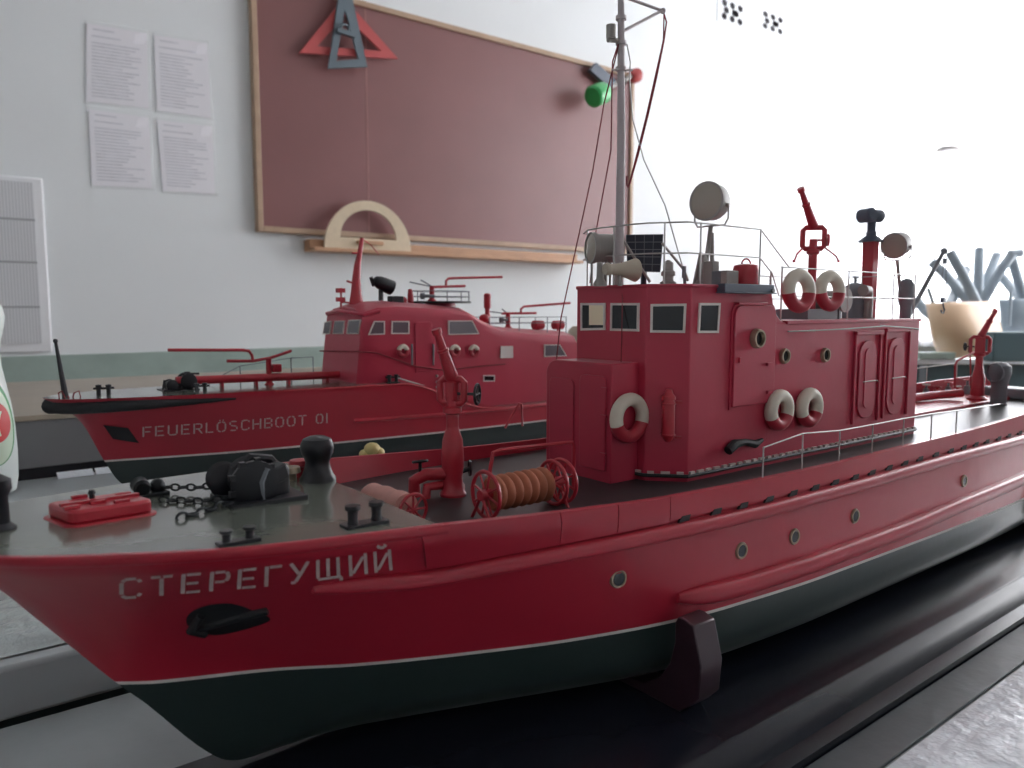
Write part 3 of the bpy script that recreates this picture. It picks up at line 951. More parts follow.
# stencilled name, laid over the hull plating
def letters(word, hull, corners, G, wd, name, gap=.28, lift=.0004):
    tl, bl, tr_, br = [hull.hit(*c) for c in corners]
    adv = []; x = 0
    for ch_ in word:
        if ch_ == ' ': x += .55; continue
        w_ = G[ch_][0]
        adv.append((ch_, x, w_)); x += w_ + gap
    tot = x - gap
    def mp(X, v):
        u = X / tot
        t = tl + (tr_ - tl) * u; b = bl + (br - bl) * u
        p = b + (t - b) * v
        return hull.side(p.x, p.z, lift)
    m = MB()
    for ch_, x0, w_ in adv:
        for a, b in G[ch_][1]:
            ax, ay = a; bx, by = b
            dx, dy = (bx - ax) * 1.0, by - ay
            L = math.hypot(dx, dy); nx, ny = -dy / L * wd, dx / L * wd
            def fn(u, v, ax=ax, ay=ay, dx=dx, dy=dy, nx=nx, ny=ny):
                s_ = 2 * v - 1
                return mp(x0 + ax + dx * u + nx * s_, ay + dy * u + ny * s_)
            m.grid(fn, max(2, int(L * 5)), 1)
    return place(name, m, 'letter', hull_parent[hull], fix=False)
hull_parent = {H1: S1}
g_ = .07
CYR = {
 'С': (.66, [((.16, .96), (.5, .96)), ((.56, .92), (.64, .78)), ((.07, .8), (.07, .22)), ((.09, .84), (.17, .94)), ((.09, .16), (.17, .06)), ((.16, .04), (.5, .04)), ((.56, .08), (.64, .22))]),
 'Т': (.66, [((0, .95), (.29, .95)), ((.37, .95), (.66, .95)), ((.33, .86), (.33, 0))]),
 'Е': (.60, [((.05, 0), (.05, 1)), ((.15, .95), (.58, .95)), ((.15, .5), (.52, .5)), ((.15, .05), (.58, .05))]),
 'Р': (.60, [((.05, 0), (.05, 1)), ((.15, .95), (.46, .95)), ((.50, .93), (.57, .82)), ((.57, .80), (.57, .62)), ((.57, .62), (.49, .49)), ((.15, .46), (.46, .46))]),
 'Г': (.56, [((.05, 0), (.05, 1)), ((.15, .95), (.56, .95))]),
 'У': (.66, [((.03, 1), (.31, .46)), ((.64, 1), (.20, .08)), ((.20, .05), (.04, .05))]),
 'Щ': (.92, [((.05, .1), (.05, 1)), ((.42, .14), (.42, 1)), ((.79, .1), (.79, 1)), ((.05, .05), (.90, .05)), ((.88, .05), (.88, -.16))]),
 'И': (.68, [((.05, 0), (.05, 1)), ((.63, 0), (.63, 1)), ((.13, .12), (.55, .86))]),
 'Й': (.68, [((.05, 0), (.05, 1)), ((.63, 0), (.63, 1)), ((.13, .12), (.55, .86)), ((.17, 1.24), (.25, 1.14)), ((.25, 1.13), (.43, 1.13)), ((.43, 1.14), (.51, 1.24))]),
}
letters('СТЕРЕГУЩИЙ', H1, [(119, 579), (119, 599), (390, 549), (392, 570)], CYR, .066, 'ship_name')

# ---- superstructure
XF, YN, XS = .379, .3225, .3985      # wheelhouse front, side plane, front end of the side plane
YF = 2 * YC - YN
RZ, RR = .2345, .2095                # wheelhouse roof, rear house roof
XR = .719
dh = MB()
plan = [(XF, .343), (XS, YN), (.487, YN), (.487, YF), (XS, YF), (XF, 2 * YC - .343)]
dh.prism([(x, y, DZ - .001) for x, y in plan], (0, 0, RZ - DZ + .001))
cv = [(.486, RZ), (.4875, RZ - .001), (.4885, .229), (.4905, .222), (.4945, .2155), (.4995, .2115), (.506, RR), (.486, RR - .002)]
dh.prism([(x, YN, z) for x, z in cv], (0, YF - YN, 0))
dh.box(.486, XR, YN, YF, DZ - .001, RR)
house = place('deckhouse', dh, 'red', S1, bevel=.0008)
cap_ = MB()
k = 1.02
cap_.prism([(.42 + (x - .42) * k, YC + (y - YC) * k, RZ - .0012) for x, y in plan], (0, 0, .0022))
place('wheelhouse_roof', cap_, 'red', S1, bevel=.0006)
place('rear_roof', MB().box(.507, XR + .001, YN - .0012, YF + .0012, RR - .0015, RR + .0012), 'red', S1, bevel=.0005)
# studded skirt along the foot of the house
sk = MB()
path = [(XF - .001, 2*YC - .343), (XF - .001, .3425), (XS - .0007, YN - .001), (XR, YN - .001)]
for (xa, ya), (xb, yb) in zip(path, path[1:]):
    L = math.hypot(xb - xa, yb - ya); n = max(2, int(L / .0085))
    for i in range(n):
        f = (i + .5) / n
        c = Vector((xa + (xb - xa) * f, ya + (yb - ya) * f, DZ + .0062))
        sk.obox(c, Vector((xb - xa, yb - ya, 0)) / L * (.0030 if i % 2 else .0022), Vector((-(yb - ya), xb - xa, 0)) / L * .0009, (0, 0, .0008))
place('stud_trim', sk, 'letter', S1)
place('skirt', MB().tube([(x, y, DZ + .0042) for x, y in path], .0013, 6), 'deck', S1)

NX = Vector((-1, 0, 0)); NY = Vector((0, -1, 0)); NC = Vector((-1, -1, 0)).normalized()
PF = dict(front=((XF, .36, 0), NX), side=((.45, YN, 0), NY), cham=((XS, YN, 0), Vector((-(.343 - YN), -(XS - XF), 0)).normalized()))
def window(face, px, parent, border=.0016, proud=.0012, rim='white', pane='glass'):
    p0, n = PF[face]
    q = [at(x, y, p0=p0, n=n) for x, y in px]
    c = sum(q, Vector()) / 4
    inn = []
    for i in range(4):
        a = (q[i - 1] - q[i]).normalized(); b = (q[(i + 1) % 4] - q[i]).normalized()
        inn.append(q[i] + (a + b) * border)
    m = MB()
    top = [p + n * proud for p in q + inn]; bot = [p - n * .0006 for p in q + inn]
    ring = [(i, (i+1) % 4, 4 + (i+1) % 4, 4 + i) for i in range(4)]
    m.add(top, ring); m.add(bot, [r[::-1] for r in ring])
    for r_ in (0, 4):
        m.add([top[r_ + i] for i in range(4)] + [bot[r_ + i] for i in range(4)], [(i, (i+1) % 4, 4 + (i+1) % 4, 4 + i) for i in range(4)])
    o = place('cabin_window', m, rim, parent)
    place('pane', MB().prism([p + n * .0002 for p in inn], n * .0004), pane, o)
    return o
window('front', [(581.5, 303), (606, 303), (606, 330), (581.5, 330.5)], S1)
window('front', [(611.5, 303), (640, 303), (639.5, 331.5), (611, 330.7)], S1)
window('cham', [(650.5, 304), (686.5, 303.5), (685, 333), (650, 332.5)], S1)
window('side', [(698.5, 303), (719.5, 303), (717.5, 333), (697, 333)], S1)
# tan patch on the first pane, painted as the lit background behind it
wq = [at(x, y, X=XF) for x, y in ((590, 305), (604, 305), (604, 325), (590, 325))]
place('window_blind', MB().prism([p + NX * .0007 for p in wq], NX * .0003), 'blind', S1, label='tan patch painted for the lit view through the front window')

# signal-light screen on the roof edge
sl_ = MB()
a, b = at(716, 290, Y=YN).x, at(767, 297, Y=YN).x
sl_.box(a, b, YN - .008, YN + .001, .2298, .2306); sl_.box(a + .001, b - .001, YN - .0065, YN + .001, .2306, .2362)
so_ = place('light_screen', sl_, 'blue', S1, bevel=.0008)
ca, cb2 = at(734, 304, Y=YN).x, at(763, 304, Y=YN).x
place('door_canopy', MB().box(ca, cb2, YN - .0042, YN, at(734, 305, Y=YN).z, at(734, 302, Y=YN).z), 'red', S1, bevel=.0005)
place('sidelight', MB().cyl((b - .004, YN - .0065, .2320), (b - .004, YN - .0080, .2320), .0016), 'dgrey', so_)

# side door of the wheelhouse with rounded top
def rounded(x0, x1, z0, z1, r, top=True, bot=False, n=6):
    pts = []
    def cor(cx, cz, a0):
        return [(cx + r * math.cos(math.radians(a0 + 90 * i / n)), cz + r * math.sin(math.radians(a0 + 90 * i / n))) for i in range(n + 1)]
    pts += cor(x1 - r, z1 - r, 0) if top else [(x1, z1)]
    pts += cor(x0 + r, z1 - r, 90) if top else [(x0, z1)]
    pts += cor(x0 + r, z0 + r, 180) if bot else [(x0, z0)]
    pts += cor(x1 - r, z0 + r, 270) if bot else [(x1, z0)]
    return pts
def slab_side(x0, x1, z0, z1, r, d0, d1, top=True, bot=False):
    return MB().prism([(x, YN - d0, z) for x, z in rounded(x0, x1, z0, z1, r, top, bot)], (0, -(d1 - d0), 0))
dx0, dx1 = at(731, 360, Y=YN).x, at(772, 360, Y=YN).x
dz0, dz1 = at(731, 407, Y=YN).z, at(740, 305, Y=YN).z
frm = slab_side(dx0 - .0018, dx1 + .0018, dz0 - .002, dz1 + .0018, .009, -.0005, .0010)
dfr = place('door_frame', frm, 'red', S1)
door = place('door', slab_side(dx0, dx1, dz0, dz1, .008, 0, .0026), 'red', S1, bevel=.0006)
pd = at(755.5, 338.5, Y=YN - .0026)
o, g = porthole(pd, NY, .0068, door, k=2.6)
g.m(0)
place('glass', g, 'glass', door)
dl = MB()
for py in (364, 392):
    c = at(769, py, Y=YN - .003); dl.obox(c, (.0028, 0, 0), (0, .0012, 0), (0, 0, .0010))
dl.obox(at(740, 360, Y=YN - .003), (.0012, 0, 0), (0, .001, 0), (0, 0, .0018))
place('hinge', dl, 'red', door)
for x, y in ((783.5, 356), (824, 355)):
    o, g = porthole(at(x, y, Y=YN), NY, .0056, S1, k=1.8)
    place('glass', g, 'glass', o)

# pair of engine-room doors aft, each an arched panel under a trim
for (xa, xb, ya, yb, ix0, ix1, iy0, iy1) in ((852, 878, 334, 424, 857, 874, 341, 419), (882, 907, 331, 418, 886, 902, 338, 415)):
    X0, X1 = at(xa, 380, Y=YN).x, at(xb, 380, Y=YN).x
    z0_, z1_ = at(xa, yb, Y=YN).z, at(xa, ya, Y=YN).z
    f_ = MB()
    f_.box(X0, X0 + .0022, YN - .0022, YN, z0_, z1_); f_.box(X1 - .0022, X1, YN - .0022, YN, z0_, z1_)
    f_.box(X0 - .001, X1 + .001, YN - .0034, YN, z1_ - .001, z1_ + .0022)
    d = place('door', f_, 'red', S1, bevel=.0004)
    i0, i1 = at(ix0, 380, Y=YN).x, at(ix1, 380, Y=YN).x
    place('arched_panel', slab_side(i0, i1, at(ix0, iy1, Y=YN).z, at(ix0, iy0, Y=YN).z, (i1 - i0) * .45, 0, .0016, True, True), 'red', d, bevel=.0005)
    j0, j1 = i0 + (i1 - i0) * .28, i1 - (i1 - i0) * .28
    place('inner_panel', slab_side(j0, j1, at(ix0, iy1 - 10, Y=YN).z, at(ix0, iy0 + 8, Y=YN).z, (j1 - j0) * .45, .0016, .0024, True, True), 'red', d)
    hz = at(ix1, (iy0 + iy1) / 2, Y=YN).z
    place('handle', MB().tube([(i0 + .004, YN - .003, hz), (i1 - .001, YN - .003, hz), (i1 + .001, YN - .003, hz - .001)], .00045, 6), 'grey', d)

# grab rail high on the rear house
ha = [at(788, 331.5, Y=YN - .004), at(815, 330.5, Y=YN - .004), at(845, 329, Y=YN - .004), at(885, 326, Y=YN - .004), at(900, 327, Y=YN - .004), at(920, 329, Y=YN - .004)]
hr = place('grab_rail', MB().tube(ha, .0006, 6), 'grey', S1)
for p in (ha[1], ha[3], ha[5]):
    place('bracket', MB().tube([p, p + Vector((0, .0045, 0))], .0008, 6), 'steel', hr)
# dark boat-hook bracket on the house side
hk = MB()
pts = [at(x, y, Y=YN - .003) for x, y in ((728, 451), (735, 444), (745, 442), (755, 444), (762, 440))]
hk.tube(pts, [.0032, .0034, .0022, .0030, .0016], 8)
place('horn_bracket', hk, 'rubber', S1)

def ring(c, n, R, r, parent=S1, split=.05):
    return place('life_ring', MB().torus(c, n, R, r, 40, 14, split=split), ['ringw', 'ringr'], parent, smooth=80, label='white and red life ring')
ring(at(779.5, 410, Y=YN - .0042), NY, .0106, .0047, split=-.5)
ring(at(809.5, 407.5, Y=YN - .0042), NY, .0106, .0047, split=-.5)

# locker ahead of the wheelhouse
LX, LY = .3540, .349
LF = .4137
lk = MB()
pro = [(LY, DZ - .001), (LY, .1842)] + [(LF - .010 + .010 * math.cos(math.radians(a)), .1742 + .010 * math.sin(math.radians(a))) for a in (90, 70, 50, 30, 10, 0)] + [(LF, DZ - .001)]
lk.prism([(LX, y, z) for y, z in pro], (XF - LX + .001, 0, 0))
lck = place('locker', lk, 'red', S1, bevel=.0008)
ld = MB()
yy0, yy1 = .353, .3775
ld.prism([(LX, y, z) for y, z in rounded(yy0, yy1, DZ + .008, .176, .004)], (-.0016, 0, 0))
place('locker_door', ld, 'red', lck, bevel=.0005)
place('locker_door', MB().prism([(LX, y, z) for y, z in rounded(.384, .409, DZ + .008, .172, .004)], (-.0012, 0, 0)), 'red', lck, bevel=.0005)
hd = MB()
for z_ in (.168, .150, .125): hd.obox((LX - .002, yy0 + .001, z_), (.0008, 0, 0), (0, .0026, 0), (0, 0, .0009))
place('hinge', hd, 'red', lck)
ring(at(629.5, 418, Y=LY - .0045), NY, .0122, .0044, split=-.30)

# red hand-operated cylinder on the angled front face
pe = at(667.5, 440, p0=PF['cham'][0], n=PF['cham'][1]) + PF['cham'][1] * .0052
he = at(667.5, 388, p0=PF['cham'][0], n=PF['cham'][1]).z - pe.z
ex = MB().lathe(pe, (0, 0, 1), [(.002, 0), (.0034, .002), (.0042, .005), (.0042, he * .74), (.0034, he * .80), (.0046, he * .80), (.0046, he * .86), (.003, he * .90), (.002, he)], 18)
eo = place('fire_extinguisher', ex, 'redfit', S1)
em = MB()
for f in (.13, .72): em.torus(pe + Vector((0, 0, he * f)), (0, 0, 1), .0043, .0006, 20, 6)
em.obox(pe + Vector((.0045, -.0045, he * .08)), (.0016, -.0016, 0), (.0006, .0006, 0), (0, 0, .0008))
em.obox(pe + Vector((.0045, -.0045, he * .75)), (.0016, -.0016, 0), (.0006, .0006, 0), (0, 0, .0008))
place('clamp', em, 'redfit', eo)

# ---- mast with yard, lamps and rigging
my = YC; mx = at(619, 283, Y=my).x
def mp_(px, py, dy=0): return at(px, py, Y=my + dy)
mast = place('mast', MB().tube([(mx, my, RZ), (mx + .0003, my, .33), mp_(621, -30)], [.0032, .0028, .0020], 14), 'mast', S1)
yd = MB()
yd.tube([mp_(621.5, 32), mp_(663, 10)], .0010, 8); yd.tube([mp_(621, -4), mp_(663, 11)], .0010, 8); yd.ball(mp_(663, 11), .0020)
place('yard', yd, 'mast', mast)
lp = MB().cyl(mp_(611, 38), mp_(611, 25), .0032, .0032, 14); lp.tube([mp_(608, 40), mp_(622, 41)], .0016, 8)
place('mast_lamp', lp, 'grey', mast)
cl_ = MB()
for yy in (17, 42, 68): cl_.lathe(mp_(621, yy + 1), (0, 0, 1), [(.0036, -.0012), (.0036, .0012)], 14)
cl_.tube([mp_(612, 70), mp_(632, 70)], .0008, 6)
place('band', cl_, 'mast', mast)
hal = [(664, 14), (666.5, 22), (664, 40), (657, 75), (648, 115), (638, 155), (630, 183), (628, 187), (626.5, 184), (627, 176)]
hal2 = [(663, 14), (662.5, 40), (654, 78), (645, 118), (634, 162), (628.5, 184)]
place('halyard', MB().tube([mp_(x, y) for x, y in hal], .0006, 6).tube([mp_(x + 1, y, .002) for x, y in hal2], .0005, 6), 'redwire', mast)
rg = place('shroud', MB().tube([mp_(627, 44), mp_(630.5, 62), mp_(629.5, 80), mp_(633, 120), mp_(644, 160), at(665, 205, Y=.36), at(683, 268, Y=.35), at(686, 281, Y=.348)], .0005, 6), 'steel', mast)
st_ = MB()
b1 = Vector((.352, .4115, .183)) 
st_.tube([mp_(619, 44), at(604, 104, Y=YC + .006), at(593, 170, Y=YC + .014), at(573, 262, Y=YC + .026), at(561, 318, Y=YC + .033), (LX + .006, LF - .004, .1835)], .00045, 6)
st_.tube([mp_(619, 42), mp_(612.5, 62), mp_(611, 150), at(596, 232, Y=YC + .02), at(590, 283, Y=YC + .026)], .00045, 6)
place('shroud', st_, 'redwire', mast)
place('aerial_wire', MB().tube([mp_(621.5, 262, -.006), mp_(622.5, 300, -.012), at(621, 366, Y=.357)], .0004, 6), 'redwire', mast)
place('mast_stay', MB().tube([mp_(622, 238), at(650, 282, Y=.367)], .0010, 6), 'grey', mast)
place('mast_stay', MB().tube([at(662, 243, Y=.36), at(684, 270, Y=.352), at(688, 281, Y=.35)], .0009, 6), 'grey', mast)

# ---- searchlights
def searchlight(c, n, R, L, foot, parent=S1, lens='lens', body='grey', yoke=True, tilt=0):
    c = Vector(c); n = Vector(n).normalized()          # n: where the lens looks
    o = place('searchlight', MB().lathe(c - n * L, n, [(R * .55, 0), (R * .86, L * .08), (R * .97, L * .3), (R * .97, L * .85), (R * 1.06, L * .87), (R * 1.06, L), (R * .94, L), (R * .94, L * .95)], 28, cap=False).lathe(c - n * L, n, [(R * .55, 0), (0, -.001)], 28, cap=False), body, parent)
    place('lens', MB().lathe(c - n * L * .05, n, [(R * .97, -.0004), (R * .95, .0004), (R * .6, .0016), (0, .0021)], 28), lens, o)
    foot = Vector(foot)
    side_ = Vector((-n.y, n.x, 0)).normalized()
    m = MB(); mid_ = c - n * L * .5
    lowz = mid_ + Vector((0, 0, -R * 1.28))
    if yoke:
        m.tube([mid_ + side_ * R * 1.05 + Vector((0, 0, -R * .25)), mid_ + side_ * R * 1.05 + Vector((0, 0, -R * .95)), lowz + side_ * R * .85, lowz - side_ * R * .85, mid_ - side_ * R * 1.05 + Vector((0, 0, -R * .95)), mid_ - side_ * R * 1.05 + Vector((0, 0, -R * .25))], .0008, 6)
        for s_ in (1, -1): m.tube([mid_ + side_ * R * .9 * s_ + Vector((0, 0, -R * .25)), mid_ + side_ * R * 1.12 * s_ + Vector((0, 0, -R * .25))], .0014, 8)
    place('yoke', m, 'steel', o) if yoke else None
    place('post', MB().tube([lowz, foot], .0017, 10), 'grey', o)
    return o
ys_ = .362
sc_ = at(706, 201, Y=ys_)
foot = at(703, 283, Y=ys_); foot.z = RZ
searchlight(sc_, (-.99, -.10, .02), .0134, .015, foot)
# stand cluster under it
cs = MB().lathe(foot, (0, 0, 1), [(.0075, 0), (.0075, .003), (.0045, .006), (.004, .018), (.0018, .024)], 16)
cs.tube([foot + Vector((.006, -.004, 0)), foot + Vector((.005, -.003, .04))], .0016, 8)
cs.tube([foot + Vector((-.006, .004, 0)), foot + Vector((-.002, .001, .026))], .0012, 8)
place('lamp_stand', cs, 'grey', S1)
ls = at(590, 248, Y=.394)
searchlight(ls, (-.92, .36, .0), .0102, .024, (ls.x + .010, ls.y - .004, RZ), yoke=False)
lsl = MB()
for dx, dy in ((.004, .002), (.010, -.002), (.014, -.006), (.008, -.008)):
    lsl.tube([(ls.x + dx, ls.y + dy, RZ), (ls.x + dx, ls.y + dy, ls.z - .0085)], .0009, 6)
place('lamp_trestle', lsl, 'grey', S1)
# loud-hailer horn
h0, h1 = at(605, 269, Y=.362), at(635, 270, Y=.358)
hn = MB().lathe(h0, h1 - h0, [(.0036, 0), (.0042, .002), (.0034, .004), (.0040, (h1 - h0).length * .45), (.0058, (h1 - h0).length * .75), (.0078, (h1 - h0).length)], 22, cap=True)
ho = place('loudhailer', hn, 'cream', S1)
place('bracket', MB().tube([(h0 + h1) / 2, Vector(((h0.x + h1.x) / 2, (h0.y + h1.y) / 2, RZ))], .0016, 8), 'grey', ho)
pz = at(600, 282, Y=.372); pz.z = RZ
place('roof_light', MB().lathe(pz, (0, 0, 1), [(.0045, 0), (.0045, .002), (.0025, .005), (.0022, .013), (.0012, .016)], 14), 'grey', S1)
# dark panel with a pale grid
q = [at(x, y, p0=(mx + .03, YC - .008, .25), n=Vector((-.75, -.66, 0))) for x, y in ((626, 235), (663, 234.5), (660, 272), (628, 271))]
n_ = (q[1] - q[0]).cross(q[3] - q[0]).normalized()
if n_.dot(Vector((-1, -1, 0))) < 0: n_ = -n_
po = place('grid_panel', MB().prism(q, -n_ * .002), 'panel', S1, bevel=.0003)
gm = MB()
for i in range(5):
    f = i / 4
    a, b = q[0] + (q[1] - q[0]) * f, q[3] + (q[2] - q[3]) * f
    gm.tube([a + n_ * .0002, b + n_ * .0002], .00028 if 0 < i < 4 else .0004, 4)
for i in range(6):
    f = i / 5
    a, b = q[0] + (q[3] - q[0]) * f, q[1] + (q[2] - q[1]) * f
    gm.tube([a + n_ * .0002, b + n_ * .0002], .00028, 4)
place('grid_line', gm, 'dgrey', po)
mq = (q[2] + q[3]) / 2
place('panel_post', MB().tube([mq - n_ * .002 + Vector((0, 0, .006)), Vector((mq.x, mq.y, RZ)) - n_ * .002], .0022, 8), 'panel', po)
# small stacked lamp
sl = at(668, 283, Y=.352); sl.z = RZ
place('signal_lamp', MB().lathe(sl, (0, 0, 1), [(.0055, 0), (.0055, .003), (.0036, .004), (.0036, .007), (.0048, .0075), (.0048, .010), (.0034, .011), (.0034, .016), (.001, .018)], 18), 'grey', S1)
place('roof_cleat', MB().obox(at(684, 272, Y=.346), (.001, 0, 0), (0, .001, 0), (0, 0, .004)).tube([at(684, 270, Y=.346), (at(685, 285, Y=.346).x, .346, RZ)], .0012, 6), 'dgrey', S1)
# boxes and canister on the roof
def rbox(px0, px1, pyt, Y, dpt, m, name, zb=RZ):
    a, b = at(px0, pyt, Y=Y), at(px1, pyt, Y=Y)
    return place(name, MB().box(a.x, b.x, Y, Y + dpt, zb, (a.z + b.z) / 2), m, S1, bevel=.0006)
rbox(712.5, 719.5, 261, .345, .008, 'grey', 'roof_box')
rbox(720.5, 727.5, 271, .338, .008, 'dgrey', 'roof_box')
rbox(727, 739, 270.5, .333, .010, 'grey', 'roof_box')
cn = at(745.5, 286, Y=.338); cn.z = RZ
hc = at(745, 264, Y=.338).z - RZ
co = place('canister', MB().lathe(cn, (0, 0, 1), [(.0092, 0), (.0092, hc - .004), (.0084, hc - .001), (.005, hc), (0, hc)], 22), 'redfit', S1)
place('handle', MB().tube(arc(cn + Vector((0, 0, hc - .0004)), (.0025, -.002, 0), (0, 0, .0042), 0, 180, 8), .0006, 6), 'redfit', co)

# ---- rails: curved bars with upright posts
def railing(bars, posts, r=.00055, rp=.0007, m='steel', parent=S1, name='railing'):
    mb_ = MB()
    for b_ in bars: mb_.tube(b_, r, 6)
    o = place(name, mb_, m, parent)
    for p in posts: place('post', MB().tube(p, rp, 6), m, o)
    return o
zt, zm = .2752, .2555
YB, YA = YN + .004, YF - .004
loop = [(.478, YB), (.42, YB), (.400, YB + .001), (.385, .347), (XF + .003, .36), (XF + .003, .392), (.385, .405), (.400, YA), (.43, YA)]
bar = lambda z: [Vector((x, y, z)) for x, y in loop]
top = bar(zt)
rl = railing([top, bar(zm)], [[(x, y, RZ), (x, y, zt)] for x, y in ((.478, YB), (.412, YB), (.391, .339), (XF + .003, .376), (.385, .405), (.415, YA))])
ladd = [at(763, 232, Y=YB), at(788, 267, Y=YB)]
railing([[Vector((.478, YB, zt)), at(789, 267, Y=YB)], [Vector((.478, YB, zm)), at(772, 273, Y=YB), at(779, 296, Y=YB)]], [[Vector((at(771, 283, Y=YB).x, YB, RZ - .0015)), at(771, 271, Y=YB)]], name='stair_rail')
z2t, z2m = at(800, 268, Y=YB).z, at(850, 297, Y=YB).z
xe = XR - .004
def bar2(z): return [Vector((.505, YB, z)), Vector((xe, YB, z - .0005)), Vector((xe, YA, z - .0005)), Vector((.53, YA, z))]
railing([bar2(z2t), bar2(z2m)], [[(x, y, RR), (x, y, z2t)] for x, y in ((.506, YB), (.60, YB), (.675, YB), (xe, YB), (xe, YC), (xe, YA), (.64, YA), (.56, YA))])
ring(at(799, 291, Y=YB - .006), (-.12, -1, .06), .0116, .0048, split=-.15)
ring(at(830, 291, Y=YB - .006), (-.12, -1, .06), .0112, .0046, split=-.15)
# grey reel and drum behind the rings
dr = at(841, 300, Y=.352)
d_ = place('drum', MB().lathe((dr.x - .004, .345, dr.z), (0, 1, 0), [(.0105, 0), (.0105, .002), (.008, .003), (.008, .026), (.0105, .027), (.0105, .029)], 24), 'grey', S1)
place('bracket', MB().box(dr.x - .006, dr.x - .002, .350, .370, RR, dr.z - .005), 'dgrey', d_)
rbox(808, 838, 309, .350, .03, 'dgrey', 'deck_box', RR)
d2 = at(855, 292, Y=.365)
do = place('ventilator', MB().lathe((d2.x, .365, RR), (0, 0, 1), [(.0105, 0), (.0105, .020), (.0115, .021), (.0115, .024), (.009, .030), (.004, .033), (0, .0335)], 22), 'dgrey', S1)
place('valve', MB().tube([(d2.x, .365, RR + .033), (d2.x, .365, RR + .0385)], .0012, 8).tube([(d2.x - .004, .365, RR + .0385), (d2.x + .004, .365, RR + .0385)], .001, 6), 'dgrey', do)
d3 = at(869, 287, Y=.352)
place('pipe_elbow', MB().tube([(d3.x, .352, RR), (d3.x, .352, RR + .018), (d3.x - .006, .350, RR + .026), (d3.x - .014, .350, RR + .026)], [.004, .004, .0046, .0052], 12), 'grey', S1)

# ---- water monitor on the rear roof
def monitor(base, zloop, W_, hl, tip, parent=S1, m='redfit', wheel=(1, 0), col=.0036):
    base = Vector(base)
    mc = MB().lathe(base, (0, 0, 1), [(col * 1.7, 0), (col * 1.7, .003), (col * 1.05, .005), (col, zloop - base.z - .014), (col * 1.5, zloop - base.z - .013), (col * 1.5, zloop - base.z - .010), (col * .95, zloop - base.z - .009), (col * .9, zloop - base.z - hl * .1)], 18)
    o = place('water_monitor', mc, m, parent)
    c = Vector((base.x, base.y, zloop))
    ax = Vector((RT.x, RT.y, 0)).normalized()           # loop lies across the barrel
    ax = Vector((.62, -.78, 0)).normalized()
    hw = W_ / 2
    loop_ = [c + ax * x + Vector((0, 0, z)) for x, z in ((-hw*.75, -hl), (hw*.75, -hl), (hw, -hl*.75), (hw, hl*.75), (hw*.75, hl), (-hw*.75, hl), (-hw, hl*.75), (-hw, -hl*.75))]
    place('yoke', MB().tube(loop_, .0023, 10, closed=True), m, o)
    tip = Vector(tip); s0 = c + Vector((0, 0, hl))
    L = (tip - s0).length
    place('barrel', MB().lathe(s0, tip - s0, [(.0034, 0), (.0044, .002), (.0038, .006), (.0030, L * .55), (.0036, L * .56), (.0036, L * .60), (.0027, L * .61), (.0021, L * .90), (.0030, L * .905), (.0030, L), (.0018, L)], 16), m, o)
    wc = c + ax * (hw + .003) * wheel[0] + Vector((0, 0, -hl * .2))
    wR = .0044 * max(1, wheel[1])
    wm = MB().torus(wc, ax, wR, .0009, 20, 6).tube([c + Vector((0, 0, -hl * .2)), wc], .001, 6)
    for a in range(3):
        dv = Vector((-ax.y, ax.x, 0)) * math.cos(a * 1.047) + Vector((0, 0, 1)) * math.sin(a * 1.047)
        wm.tube([wc - dv * wR, wc + dv * wR], .0006, 5)
    place('handwheel', wm, 'black' if wheel[1] else m, o)
    return o
mb0 = at(810.5, 320, Y=.366); mb0.z = RR
zl = at(811.5, 238, Y=.366).z
mo = monitor(mb0, zl, .0175, .0088, at(800.5, 188, Y=.368))
place('handle', MB().tube([at(803, 248, Y=.366), at(797, 254, Y=.366), at(794, 262, Y=.366)], .0008, 6).ball(at(794, 261, Y=.366), .0013), 'redfit', mo)
place('handle', MB().tube([at(823, 246, Y=.366), at(836, 256, Y=.366), at(838.5, 261, Y=.366)], .0008, 6).ball(at(838.5, 261, Y=.366), .0013), 'redfit', mo)

# ---- tall square vent trunk with a twin-drum head
vy = .376
v0 = at(868, 320, Y=vy); v0.z = RR
vw0, vt = .0108, at(871, 241, Y=vy)
vm = MB(); vb = v0
lean = Vector((vt.x - v0.x, 0, 0))
w0, w1 = .0050, .0056
vs = [(v0.x - w0, vy - w0, RR), (v0.x + w0, vy - w0, RR), (v0.x + w0, vy + w0, RR), (v0.x - w0, vy + w0, RR)]
ws = [(vt.x - w1, vy - w1, vt.z), (vt.x + w1, vy - w1, vt.z), (vt.x + w1, vy + w1, vt.z), (vt.x - w1, vy + w1, vt.z)]
vm.add(vs + ws, [(3, 2, 1, 0), (4, 5, 6, 7), (0, 1, 5, 4), (1, 2, 6, 5), (2, 3, 7, 6), (3, 0, 4, 7)])
vo = place('vent_trunk', vm, 'redfit', S1, bevel=.0006)
place('vent_collar', MB().lathe((vt.x, vy, vt.z - .001), (0, 0, 1), [(.0112, 0), (.0112, .0010), (.0066, .0050), (.0048, .006), (.0048, .009), (.0040, .010), (.0040, .026)], 4 * 6), 'blue', vo)
hz_ = at(873, 216, Y=vy).z
hm = MB()
hm.lathe((vt.x - .007, vy + .003, hz_), (-.3, -1, 0), [(.0045, -.006), (.0066, -.005), (.0068, .004), (.0068, .008), (.0050, .010), (.0, .0105)], 22)
hm.lathe((vt.x - .004, vy, hz_), (1, -.25, 0), [(.0045, 0), (.0060, .0015), (.0062, .008), (.0062, .013), (.0048, .015), (0, .0155)], 22)
place('vent_head', hm, 'blue', vo)

